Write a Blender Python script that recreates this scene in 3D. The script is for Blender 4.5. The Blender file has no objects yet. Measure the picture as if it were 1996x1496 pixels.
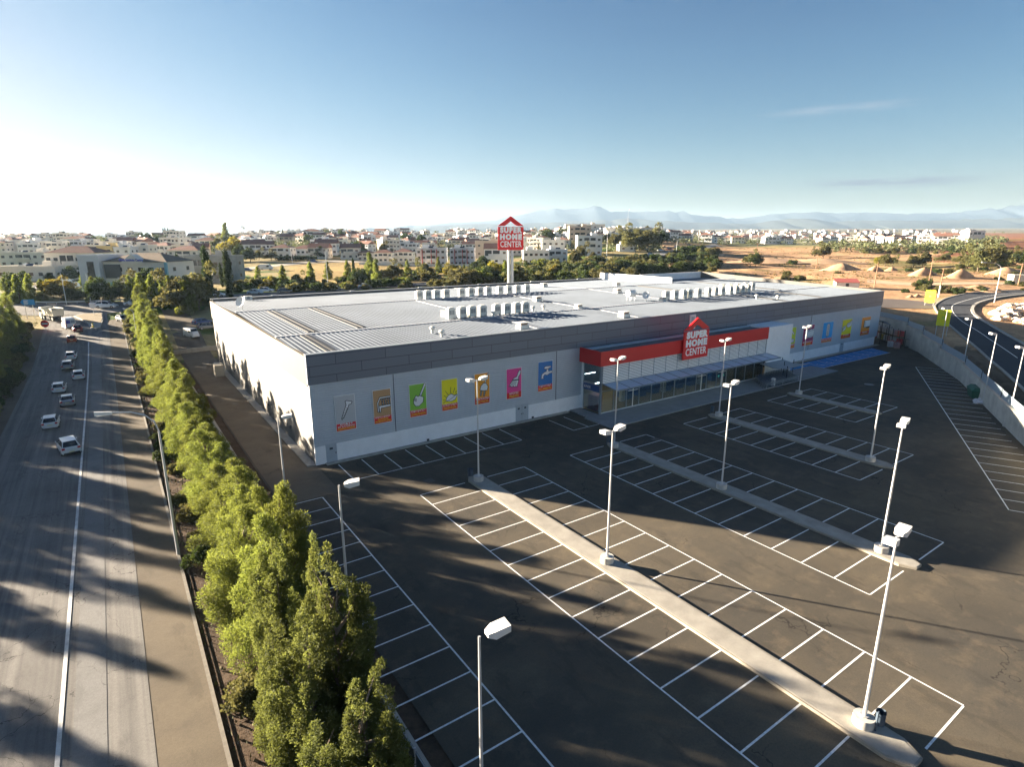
import bpy, math, random
import numpy as np
from mathutils import Vector, Matrix
R = math.radians
random.seed(7)
S = bpy.context.scene
COL = S.collection
# ---------------------------------------------------------------- camera, light, exposure
PITCH = R(14.29); H = 24.0; FPX = 1127.0; CX = 998.0; CY = 748.0
cam = bpy.data.objects.new("camera", bpy.data.cameras.new("camera")); COL.objects.link(cam)
cam.data.sensor_width = 36; cam.data.lens = 36*FPX/1996
cam.location = (0, 0, H); cam.rotation_euler = (R(90)-PITCH, 0, 0)
cam.data.clip_start = 0.5; cam.data.clip_end = 40000
S.camera = cam
SUN_AZ = R(289.7); SUN_EL = R(11.3)          # azimuth clockwise from +Y
W = bpy.data.worlds.new("World"); S.world = W; W.use_nodes = True
nt = W.node_tree; nt.nodes.clear()
wo = nt.nodes.new('ShaderNodeOutputWorld'); bg = nt.nodes.new('ShaderNodeBackground')
sky = nt.nodes.new('ShaderNodeTexSky'); sky.sky_type = 'NISHITA'; sky.sun_disc = False
sky.sun_elevation = SUN_EL; sky.sun_rotation = SUN_AZ; sky.altitude = 0
sky.air_density = 1.0; sky.dust_density = .7; sky.ozone_density = 2.5
# thin wisps of cirrus, two patches of the real sky
tc = nt.nodes.new('ShaderNodeTexCoord')
def cloud(direction, rad, scale, seed):
    mp = nt.nodes.new('ShaderNodeMapping'); mp.inputs['Scale'].default_value = scale; mp.inputs['Location'].default_value = (seed, seed, 0)
    nt.links.new(tc.outputs['Generated'], mp.inputs['Vector'])
    nz = nt.nodes.new('ShaderNodeTexNoise'); nz.inputs['Scale'].default_value = 1; nz.inputs['Detail'].default_value = 7; nz.inputs['Roughness'].default_value = .6; nz.inputs['Distortion'].default_value = .6
    nt.links.new(mp.outputs[0], nz.inputs['Vector'])
    r1 = nt.nodes.new('ShaderNodeMapRange'); r1.inputs[1].default_value = .38; r1.inputs[2].default_value = .6; nt.links.new(nz.outputs[0], r1.inputs[0])
    sb = nt.nodes.new('ShaderNodeVectorMath'); sb.operation = 'SUBTRACT'; sb.inputs[1].default_value = direction; nt.links.new(tc.outputs['Generated'], sb.inputs[0])
    sc = nt.nodes.new('ShaderNodeVectorMath'); sc.operation = 'MULTIPLY'; sc.inputs[1].default_value = (1/rad[0], 1/rad[0], 1/rad[1]); nt.links.new(sb.outputs[0], sc.inputs[0])
    ln = nt.nodes.new('ShaderNodeVectorMath'); ln.operation = 'LENGTH'; nt.links.new(sc.outputs[0], ln.inputs[0])
    r2 = nt.nodes.new('ShaderNodeMapRange'); r2.inputs[1].default_value = .25; r2.inputs[2].default_value = 1; r2.inputs[3].default_value = 1; r2.inputs[4].default_value = 0; nt.links.new(ln.outputs['Value'], r2.inputs[0])
    m = nt.nodes.new('ShaderNodeMath'); m.operation = 'MULTIPLY'; nt.links.new(r1.outputs[0], m.inputs[0]); nt.links.new(r2.outputs[0], m.inputs[1])
    return m
def pixdir(px, py):
    x = (px-CX)/FPX; y = -(py-CY)/FPX; c, s = math.cos(PITCH), math.sin(PITCH)
    return Vector((x, c+y*s, -s+y*c)).normalized()
prev = sky.outputs[0]
for (dr, rad, sc, sd, fac, colr) in (((pixdir(20, 298)), (.16, .030), (9, 9, 90), 3.1, .55, (6.5, 6.3, 6.2, 1)), ((pixdir(1735, 354)), (.13, .012), (8, 8, 120), 2.2, 1.0, (1.9, 2.2, 2.5, 1)), ((pixdir(1640, 212)), (.12, .008), (10, 10, 150), 5.3, .35, (3.6, 4.0, 4.4, 1))):
    cm = cloud(dr, rad, sc, sd)
    f = nt.nodes.new('ShaderNodeMath'); f.operation = 'MULTIPLY'; f.inputs[1].default_value = fac; nt.links.new(cm.outputs[0], f.inputs[0])
    mx = nt.nodes.new('ShaderNodeMix'); mx.data_type = 'RGBA'; nt.links.new(f.outputs[0], mx.inputs[0]); nt.links.new(prev, mx.inputs[6]); mx.inputs[7].default_value = colr
    prev = mx.outputs[2]
bc = nt.nodes.new('ShaderNodeVectorMath'); bc.operation = 'SCALE'; bc.inputs['Scale'].default_value = 1/7.4; nt.links.new(prev, bc.inputs[0])
ga = nt.nodes.new('ShaderNodeGamma'); ga.inputs[1].default_value = 1.85; nt.links.new(bc.outputs[0], ga.inputs[0])
bd = nt.nodes.new('ShaderNodeVectorMath'); bd.operation = 'SCALE'; bd.inputs['Scale'].default_value = 7.4; nt.links.new(ga.outputs[0], bd.inputs[0])
dm = nt.nodes.new('ShaderNodeVectorMath'); dm.operation = 'MULTIPLY_ADD'; dm.inputs[1].default_value = (1/2.1, 1/1.9, 1/2.15); dm.inputs[2].default_value = (1, 1, 1); nt.links.new(bd.outputs[0], dm.inputs[0])
dv = nt.nodes.new('ShaderNodeVectorMath'); dv.operation = 'DIVIDE'; nt.links.new(bd.outputs[0], dv.inputs[0]); nt.links.new(dm.outputs[0], dv.inputs[1])
nt.links.new(dv.outputs[0], bg.inputs[0]); bg.inputs[1].default_value = 0.055
nt.links.new(bg.outputs[0], wo.inputs[0])
sun = bpy.data.objects.new("sun", bpy.data.lights.new("sun", 'SUN')); COL.objects.link(sun)
sun.data.energy = 4.2; sun.data.angle = R(0.8); sun.data.color = (1.0, .84, .64)
sd = Vector((math.sin(SUN_AZ)*math.cos(SUN_EL), math.cos(SUN_AZ)*math.cos(SUN_EL), math.sin(SUN_EL)))
sun.rotation_euler = sd.to_track_quat('Z', 'Y').to_euler()
S.view_settings.view_transform = 'Standard'; S.view_settings.look = 'None'
S.view_settings.exposure = 3.3; S.view_settings.gamma = 1
S.cycles.max_bounces = 5; S.cycles.transparent_max_bounces = 12; S.cycles.diffuse_bounces = 3; S.cycles.glossy_bounces = 3
S.cycles.use_denoising = True
# ---------------------------------------------------------------- the site frame: u along the shop front, v away from the camera
O = (-21.16, 58.32); A = R(55.35)
UX, UY = math.sin(A), math.cos(A); VX, VY = -UY, UX; ROT = math.atan2(UY, UX)
def P(u, v, z=0): return Vector((O[0]+u*UX+v*VX, O[1]+u*UY+v*VY, z))
def uv(x, y): dx, dy = x-O[0], y-O[1]; return dx*UX+dy*UY, dx*VX+dy*VY
# ---------------------------------------------------------------- terrain
KX = [0, 350, 550, 900, 1200, 1500, 1750, 1996]
KD = [60, 85, 100, 115, 130, 150, 170, 220, 300, 350, 450, 600, 800, 1100, 1500, 2500, 6000, 12000]
KZ = np.array([
 [0, 0, .3, 1.4, 3.2, 6.0, 8, 9, 10, 11.5, 15, 18, 20.5, 20, 18, 14, 10, 0],
 [0, 0, .3, 1.4, 3.2, 6.0, 8, 8.5, 10, 11.5, 15.5, 19, 22, 21, 19, 16, 12, 0],
 [0, 0, 0, 1, 3, 6, 8, 8.5, 10.5, 12, 16, 21, 25, 25, 23, 20, 20, 20],
 [0, 0, 0, 1, 3, 6, 8, 8, 8, 8.5, 12, 18, 26, 30, 28, 24, 60, 120],
 [0, 0, 0, 1, 3, 6, 8, 8.5, 11, 14, 18, 23, 29, 33, 32, 30, 86, 175],
 [2.2, 2.3, 2.4, 2.8, 4, 6, 7, 8, 10.5, 12, 14, 15.5, 15.5, 18, 30, 44, 96, 190],
 [2.2, 2.4, 2.6, 3.0, 4, 6, 7, 8.5, 11.5, 13, 16, 17, 17, 19, 31, 44, 100, 200],
 [2.2, 2.4, 2.8, 3.8, 5.5, 7.2, 7.6, 9, 12, 14, 17.5, 20, 21, 22, 30, 46, 104, 205]])
WALL = [(20, -69), (40, -58), (72.2, -40.5), (101.8, -24.6), (124.6, -9.5), (131, -4), (140, 9), (152, 30), (165, 60)]
def sstep(t): t = min(1, max(0, t)); return t*t*(3-2*t)
def walldist(u, v):                             # signed: positive outside (to the right of) the wall
    best = 1e9; sg = 1
    for (a, b), (c, d) in zip(WALL, WALL[1:]):
        ex, ey = c-a, d-b; L = math.hypot(ex, ey); t = ((u-a)*ex+(v-b)*ey)/L/L
        tc_ = min(1, max(0, t)); q = math.hypot(u-a-tc_*ex, v-b-tc_*ey)
        if q < best: best = q; sg = 1 if (ex*(v-b)-ey*(u-a)) < 0 else -1
    return sg*best
def Kz(d, X):
    X = min(1995.9, max(0, X)); d = min(11999, max(60, d))
    i = max(k for k in range(len(KX)-1) if KX[k] <= X); j = max(k for k in range(len(KD)-1) if KD[k] <= d)
    a = sstep((X-KX[i])/(KX[i+1]-KX[i])); b = (d-KD[j])/(KD[j+1]-KD[j])
    return (KZ[i, j]*(1-a)+KZ[i+1, j]*a)*(1-b)+(KZ[i, j+1]*(1-a)+KZ[i+1, j+1]*a)*b
def vnoise(x, y, s):
    x /= s; y /= s; xi, yi = math.floor(x), math.floor(y); fx, fy = x-xi, y-yi
    def h(a, b): n = math.sin(a*127.1+b*311.7)*43758.5453; return n-math.floor(n)
    fx = fx*fx*(3-2*fx); fy = fy*fy*(3-2*fy)
    return (h(xi, yi)*(1-fx)+h(xi+1, yi)*fx)*(1-fy)+(h(xi, yi+1)*(1-fx)+h(xi+1, yi+1)*fx)*fy
def T(x, y):
    u, v = uv(x, y); d = max(y, 5); X = 998+x/d*1163
    k = Kz(d, X)
    wd = walldist(u, v) if u > -5 else -99
    if wd > 0: m = sstep((wd-1.6)/1.5)
    else: m = max(sstep((v-66)/26), sstep((-u-6)/8))
    z = k*m
    if d > 160 and X > 1250:                    # broken ground of the open field
        z += (vnoise(x, y, 31)-.5)*2.2*sstep((d-160)/60)*sstep((X-1250)/150)*(1 if d < 900 else .4)
        z += (vnoise(x, y, 9)-.5)*.9*sstep((d-160)/60)*sstep((X-1250)/150)
    return z
def ray(px, py):
    x = (px-CX)/FPX; y = -(py-CY)/FPX; c, s = math.cos(PITCH), math.sin(PITCH)
    return x/(c+y*s), (-s+y*c)/(c+y*s)           # per metre of depth: x and z
def hit(px, py, dz=0):                          # where the line of sight through a spot of the photo meets the ground
    rx, rz = ray(px, py); d = 15.0
    while d < 11000:
        if H+rz*d <= T(rx*d, d)+dz: break
        d += max(.4, d*.004)
    lo, hi = d-max(.4, d*.004), d
    for _ in range(12):
        m = (lo+hi)/2
        if H+rz*m <= T(rx*m, m)+dz: hi = m
        else: lo = m
    return Vector((rx*hi, hi, T(rx*hi, hi)))
def at(px, py, z):
    rx, rz = ray(px, py); d = (z-H)/rz; return Vector((rx*d, d, z))
# ---------------------------------------------------------------- materials
MATS = {}
def mat(name, c, rough=.8, metal=0, var=0, scale=4, bump=0, bscale=None, c2=None, spec=.5, coord='Object', detail=5, stretch=None, randv=0, translucent=0, emit=0):
    if name in MATS: return MATS[name]
    m = bpy.data.materials.new(name); m.use_nodes = True; n = m.node_tree; b = n.nodes['Principled BSDF']
    b.inputs['Base Color'].default_value = (*c, 1); b.inputs['Roughness'].default_value = rough; b.inputs['Metallic'].default_value = metal
    b.inputs['Specular IOR Level'].default_value = spec
    out = None
    if var or c2 or bump:
        t = n.nodes.new('ShaderNodeTexCoord'); src = t.outputs[coord]
        if stretch:
            mp = n.nodes.new('ShaderNodeMapping'); mp.inputs['Scale'].default_value = stretch; n.links.new(src, mp.inputs[0]); src = mp.outputs[0]
        z = n.nodes.new('ShaderNodeTexNoise'); z.inputs['Scale'].default_value = scale; z.inputs['Detail'].default_value = detail; z.inputs['Roughness'].default_value = .65; n.links.new(src, z.inputs['Vector'])
        if var or c2:
            rp = n.nodes.new('ShaderNodeMapRange'); rp.inputs[1].default_value = .3; rp.inputs[2].default_value = .7; n.links.new(z.outputs[0], rp.inputs[0])
            mx = n.nodes.new('ShaderNodeMix'); mx.data_type = 'RGBA'; n.links.new(rp.outputs[0], mx.inputs[0])
            k = c2 or tuple(min(1, q*(1+var)) for q in c); mx.inputs[7].default_value = (*k, 1)
            mx.inputs[6].default_value = (*(c if c2 else tuple(q*(1-var) for q in c)), 1)
            out = mx.outputs[2]; n.links.new(out, b.inputs['Base Color'])
        if bump:
            z2 = z
            if bscale: z2 = n.nodes.new('ShaderNodeTexNoise'); z2.inputs['Scale'].default_value = bscale; z2.inputs['Detail'].default_value = 4; n.links.new(src, z2.inputs['Vector'])
            bp = n.nodes.new('ShaderNodeBump'); bp.inputs['Strength'].default_value = bump; bp.inputs['Distance'].default_value = .05; n.links.new(z2.outputs[0], bp.inputs['Height']); n.links.new(bp.outputs[0], b.inputs['Normal'])
    if randv:
        oi = n.nodes.new('ShaderNodeObjectInfo'); hs = n.nodes.new('ShaderNodeHueSaturation')
        r1 = n.nodes.new('ShaderNodeMapRange'); r1.inputs[3].default_value = 1-randv; r1.inputs[4].default_value = 1+randv; n.links.new(oi.outputs['Random'], r1.inputs[0]); n.links.new(r1.outputs[0], hs.inputs['Value'])
        r2 = n.nodes.new('ShaderNodeMapRange'); r2.inputs[3].default_value = .5-randv*.06; r2.inputs[4].default_value = .5+randv*.06; n.links.new(oi.outputs['Random'], r2.inputs[0]); n.links.new(r2.outputs[0], hs.inputs['Hue'])
        if out: n.links.new(out, hs.inputs['Color'])
        else: hs.inputs['Color'].default_value = (*c, 1)
        out = hs.outputs[0]; n.links.new(out, b.inputs['Base Color'])
    if translucent:
        tr = n.nodes.new('ShaderNodeBsdfTranslucent'); ms = n.nodes.new('ShaderNodeMixShader'); ms.inputs[0].default_value = translucent
        o = n.nodes['Material Output']; n.links.new(b.outputs[0], ms.inputs[1]); n.links.new(tr.outputs[0], ms.inputs[2]); n.links.new(ms.outputs[0], o.inputs[0])
        gm = n.nodes.new('ShaderNodeHueSaturation'); gm.inputs['Value'].default_value = 1.6; gm.inputs['Saturation'].default_value = 1.1; gm.inputs['Hue'].default_value = .485
        if out: n.links.new(out, gm.inputs['Color'])
        else: gm.inputs['Color'].default_value = (*c, 1)
        n.links.new(gm.outputs[0], tr.inputs[0])
    if emit: b.inputs['Emission Color'].default_value = (*c, 1); b.inputs['Emission Strength'].default_value = emit
    MATS[name] = m; return m
# ---------------------------------------------------------------- mesh builder
class MB:
    def __init__(s): s.v = []; s.f = []; s.m = []; s.ms = []
    def mi(s, m):
        if m not in s.ms: s.ms.append(m)
        return s.ms.index(m)
    def poly(s, pts, m): b = len(s.v); s.v += [tuple(p) for p in pts]; s.f.append(tuple(range(b, b+len(pts)))); s.m.append(s.mi(m)); return s
    def box(s, x0, x1, y0, y1, z0, z1, m, rot=0, about=None):
        b = len(s.v); q = [(x0, y0, z0), (x1, y0, z0), (x1, y1, z0), (x0, y1, z0), (x0, y0, z1), (x1, y0, z1), (x1, y1, z1), (x0, y1, z1)]
        if rot:
            cx, cy = about or ((x0+x1)/2, (y0+y1)/2); c, n = math.cos(rot), math.sin(rot)
            q = [(cx+(a-cx)*c-(d-cy)*n, cy+(a-cx)*n+(d-cy)*c, z) for a, d, z in q]
        s.v += q; k = s.mi(m)
        for f in ((0, 3, 2, 1), (4, 5, 6, 7), (0, 1, 5, 4), (1, 2, 6, 5), (2, 3, 7, 6), (3, 0, 4, 7)): s.f.append(tuple(b+i for i in f)); s.m.append(k)
        return s
    def prism(s, poly, z0, z1, m, axis='z'):     # poly in the plane normal to axis
        n = len(poly); b = len(s.v)
        def mk(p, h): return (p[0], p[1], h) if axis == 'z' else ((p[0], h, p[1]) if axis == 'y' else (h, p[0], p[1]))
        s.v += [mk(p, z0) for p in poly]+[mk(p, z1) for p in poly]; k = s.mi(m)
        s.f.append(tuple(range(b, b+n))[::-1]); s.f.append(tuple(range(b+n, b+2*n))); s.m += [k, k]
        for i in range(n): j = (i+1) % n; s.f.append((b+i, b+j, b+n+j, b+n+i)); s.m.append(k)
        return s
    def tube(s, pts, rads, m, n=8, caps=True):
        pts = [Vector(p) for p in pts]; k = s.mi(m); rings = []
        if not hasattr(rads, '__len__'): rads = [rads]*len(pts)
        for i, p in enumerate(pts):
            d = (pts[min(i+1, len(pts)-1)]-pts[max(i-1, 0)]).normalized(); a = d.cross(Vector((0, 0, 1)))
            if a.length < .01: a = Vector((1, 0, 0))
            a.normalize(); c = d.cross(a); b = len(s.v)
            s.v += [tuple(p+(a*math.cos(t)+c*math.sin(t))*rads[i]) for t in [2*math.pi*j/n for j in range(n)]]; rings.append(b)
        for a, b in zip(rings, rings[1:]):
            for j in range(n): jj = (j+1) % n; s.f.append((a+j, a+jj, b+jj, b+j)); s.m.append(k)
        if caps: s.f.append(tuple(rings[0]+j for j in range(n))[::-1]); s.f.append(tuple(rings[-1]+j for j in range(n))); s.m += [k, k]
        return s
    def loft(s, rings, m, closed=True, caps=True):
        k = s.mi(m); bs = []
        for r in rings: bs.append(len(s.v)); s.v += [tuple(p) for p in r]
        n = len(rings[0])
        for a, b in zip(bs, bs[1:]):
            for j in range(n if closed else n-1): jj = (j+1) % n; s.f.append((a+j, a+jj, b+jj, b+j)); s.m.append(k)
        if caps: s.f.append(tuple(bs[0]+j for j in range(n))[::-1]); s.f.append(tuple(bs[-1]+j for j in range(n))); s.m += [k, k]
        return s
    def mesh(s, name, smooth=False):
        me = bpy.data.meshes.new(name); me.from_pydata(s.v, [], s.f)
        for m in s.ms: me.materials.append(m)
        me.polygons.foreach_set('material_index', s.m)
        if smooth:
            me.polygons.foreach_set('use_smooth', [True]*len(s.f))
            try: me.set_sharp_from_angle(angle=R(35))
            except Exception: pass
        me.update(); return me
    def build(s, name, parent=None, loc=None, rz=0, smooth=False):
        o = bpy.data.objects.new(name, s.mesh(name, smooth)); COL.objects.link(o)
        if loc is not None: o.location = loc
        if rz: o.rotation_euler = (0, 0, rz)
        if parent: o.parent = parent
        return o
def tag(o, label=None, cat=None, group=None, kind=None):
    if label: o['label'] = label
    if cat: o['category'] = cat
    if group: o['group'] = group
    if kind: o['kind'] = kind
    return o
def struct(o): o['kind'] = 'structure'; return o
def empty(name, loc, rz=0, label=None, cat=None, group=None):
    o = bpy.data.objects.new(name, None); COL.objects.link(o); o.location = loc; o.rotation_euler = (0, 0, rz); o.empty_display_size = .2
    return tag(o, label, cat, group)
KIDS = {}
def dup(o, loc=None, rz=None, label=None, group=None, scale=None, parent=None, cat=None):
    c = o.copy(); COL.objects.link(c)
    if parent: c.parent = parent
    if loc is not None: c.location = loc
    if rz is not None: c.rotation_euler = (0, 0, rz)
    if scale is not None: c.scale = (scale,)*3 if not hasattr(scale, '__len__') else scale
    if label: c['label'] = label
    if group: c['group'] = group
    if cat: c['category'] = cat
    for ch in kids(o): dup(ch, parent=c)
    return c
def kids(o):
    if o.name not in KIDS: KIDS[o.name] = [c for c in COL.objects if c.parent is o]
    return KIDS[o.name]
class Proto:                                   # first placing uses the built thing itself, later ones copies of it
    def __init__(s, o): s.o = o; s.used = False; kids(o); [kids(k) for k in kids(o)]
    def put(s, loc, rz=0, label=None, group=None, scale=None):
        if not s.used:
            s.used = True; o = s.o; o.location = loc; o.rotation_euler = (0, 0, rz)
            if label: o['label'] = label
            if group: o['group'] = group
            if scale is not None: o.scale = (scale,)*3 if not hasattr(scale, '__len__') else scale
            return o
        return dup(s.o, loc, rz, label, group, scale)
FONTC = {}
def text_mesh(t, size, depth=.01, bold=0, xs=1.0, align='CENTER'):
    k = (t, size, depth, bold, xs, align)
    if k in FONTC: return FONTC[k]
    c = bpy.data.curves.new('lettering', 'FONT'); c.body = t; c.size = size; c.extrude = depth; c.offset = bold; c.align_x = align; c.align_y = 'BOTTOM'; c.resolution_u = 3; c.space_character = 1+bold*1.6
    o = bpy.data.objects.new('lettering', c); COL.objects.link(o); bpy.context.view_layer.update()
    me = bpy.data.meshes.new_from_object(o.evaluated_get(bpy.context.evaluated_depsgraph_get()))
    bpy.data.objects.remove(o)
    me.transform(Matrix(((xs, 0, 0, 0), (0, 0, -1, 0), (0, 1, 0, 0), (0, 0, 0, 1))))   # upright, facing -y
    me.materials.clear(); FONTC[k] = me; return me
def text(t, size, m, parent, loc, name='lettering', width=None, rz=0, **kw):
    me = text_mesh(t, size, **kw).copy(); me.materials.append(m); me.name = name
    if width:
        xs = [v.co.x for v in me.vertices]; w = max(xs)-min(xs); me.transform(Matrix.Diagonal((width/w, 1, 1, 1)))
    o = bpy.data.objects.new(name, me); COL.objects.link(o); o.location = loc; o.rotation_euler = (0, 0, rz)
    if parent: o.parent = parent
    return o
WHITE = mat('white_paint', (.78, .78, .76), .5); LINEW = mat('line_paint', (.74, .75, .74), .8, var=.22, scale=5)
GALV = mat('galvanised_steel', (.50, .51, .52), .42, .55, var=.12, scale=6); DARK = mat('dark_metal', (.035, .037, .042), .5, .2)
BLACK = mat('black_rubber', (.015, .015, .016), .8); RED = mat('sign_red', (.75, .012, .015), .45)
CONC = mat('concrete', (.36, .34, .30), .9, var=.2, scale=1.3, bump=.25, bscale=25)
# ---------------------------------------------------------------- ground sheet
def gcol(x, y):
    u, v = uv(x, y); d = max(y, 5); X = 998+x/d*1163; n = vnoise(x, y, 40); n2 = vnoise(x+900, y, 12)
    soil = np.array((.085, .06, .042)); orange = np.array((.46, .285, .16)); dry = np.array((.30, .245, .12)); green = np.array((.07, .11, .025)); town = np.array((.26, .22, .15)); plough = np.array((.27, .125, .07)); plain = np.array((.24, .21, .15))
    c = soil
    if d > 112 or walldist(u, v) > 0:
        if X > 1290+max(0, 330-d)*.35: c = orange*(.8+.35*n)
        else:
            c = dry*(.7+.5*n)
            if n2 > .62: c = green*(.8+.5*n)
            if 440 < X < 570 and d < 230: c = green*(1+.3*n)
            if 560 < X < 860 and 190 < d < 330: c = np.array((.36, .26, .11))*(.8+.4*n)
        if X > 1290 and n2 > .80: c = c*.55+green*.45
        if X > 1880-max(0, 700-d)*.12 and d > 300 and X > 1750: c = plough*(.9+.2*n)
        if X > 1700 and 240 < d < 330 and n2 > .45: c = c*.4+green*.7
        if d > 560 and X < 1880: c = town*(.6+.6*n2)
        if X > 1300 and 480 < d < 760 and n > .45 : c = c*.5+green*.6
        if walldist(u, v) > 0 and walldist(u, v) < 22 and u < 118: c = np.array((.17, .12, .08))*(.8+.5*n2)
        if d > 1700: c = plain*(.7+.5*vnoise(x, y, 260))
        if d > 1400 and n > .6: c = c*.6+np.array((.07, .09, .04))*.4
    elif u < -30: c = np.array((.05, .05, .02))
    return c
angs = np.concatenate([np.arange(-80, -44, 2.0), np.arange(-44, 46, .3), np.arange(46, 81, 2.0)])
rad = [3.0]
while rad[-1] < 12500: rad.append(rad[-1]*(1.016 if rad[-1] < 1500 else 1.04)+.3)
vs = []; cs = []
for r in rad:
    for a in angs:
        d = r*math.cos(R(a)) if abs(a) < 46 else r*math.cos(R(a)); x = r*math.sin(R(a)); y = d
        u, v = uv(x, y); z = T(x, y)
        if z < 1.0: z -= .06
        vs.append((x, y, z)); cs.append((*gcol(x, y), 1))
nA = len(angs); fs = [(i*nA+j, i*nA+j+1, (i+1)*nA+j+1, (i+1)*nA+j) for i in range(len(rad)-1) for j in range(nA-1)]
# behind and under the camera
b0 = len(vs); vs += [(-60, -80, -.06), (80, -80, -.06), (80, 0, -.06), (-60, 0, -.06)]; cs += [(.08, .07, .06, 1)]*4
me = bpy.data.meshes.new('ground'); me.from_pydata(vs, [], fs); ca = me.color_attributes.new('tint', 'FLOAT_COLOR', 'POINT')
ca.data.foreach_set('color', np.array(cs, dtype=np.float32).ravel()); me.polygons.foreach_set('use_smooth', [True]*len(fs))
gm = bpy.data.materials.new('ground_soil'); gm.use_nodes = True; n = gm.node_tree; b = n.nodes['Principled BSDF']; b.inputs['Roughness'].default_value = .95; b.inputs['Specular IOR Level'].default_value = .1
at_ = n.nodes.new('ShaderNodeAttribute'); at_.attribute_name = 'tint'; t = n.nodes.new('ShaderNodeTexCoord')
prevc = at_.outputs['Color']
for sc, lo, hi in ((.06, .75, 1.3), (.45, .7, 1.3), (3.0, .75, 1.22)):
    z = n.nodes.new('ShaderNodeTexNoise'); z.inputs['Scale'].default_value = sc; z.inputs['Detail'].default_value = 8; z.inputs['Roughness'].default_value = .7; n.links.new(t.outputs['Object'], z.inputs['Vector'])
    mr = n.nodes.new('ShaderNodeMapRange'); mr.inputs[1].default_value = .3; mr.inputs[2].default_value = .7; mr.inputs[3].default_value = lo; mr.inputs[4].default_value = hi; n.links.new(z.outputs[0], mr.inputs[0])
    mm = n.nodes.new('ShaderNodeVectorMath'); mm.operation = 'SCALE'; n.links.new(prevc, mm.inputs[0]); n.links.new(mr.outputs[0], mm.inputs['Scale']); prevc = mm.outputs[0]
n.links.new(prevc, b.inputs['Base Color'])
z = n.nodes.new('ShaderNodeTexNoise'); z.inputs['Scale'].default_value = .35; z.inputs['Detail'].default_value = 9; z.inputs['Roughness'].default_value = .75; n.links.new(t.outputs['Object'], z.inputs['Vector'])
bp = n.nodes.new('ShaderNodeBump'); bp.inputs['Strength'].default_value = .8; bp.inputs['Distance'].default_value = .5; n.links.new(z.outputs[0], bp.inputs['Height']); n.links.new(bp.outputs[0], b.inputs['Normal'])
me.materials.append(gm); g = bpy.data.objects.new('ground', me); COL.objects.link(g); struct(g)
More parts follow.
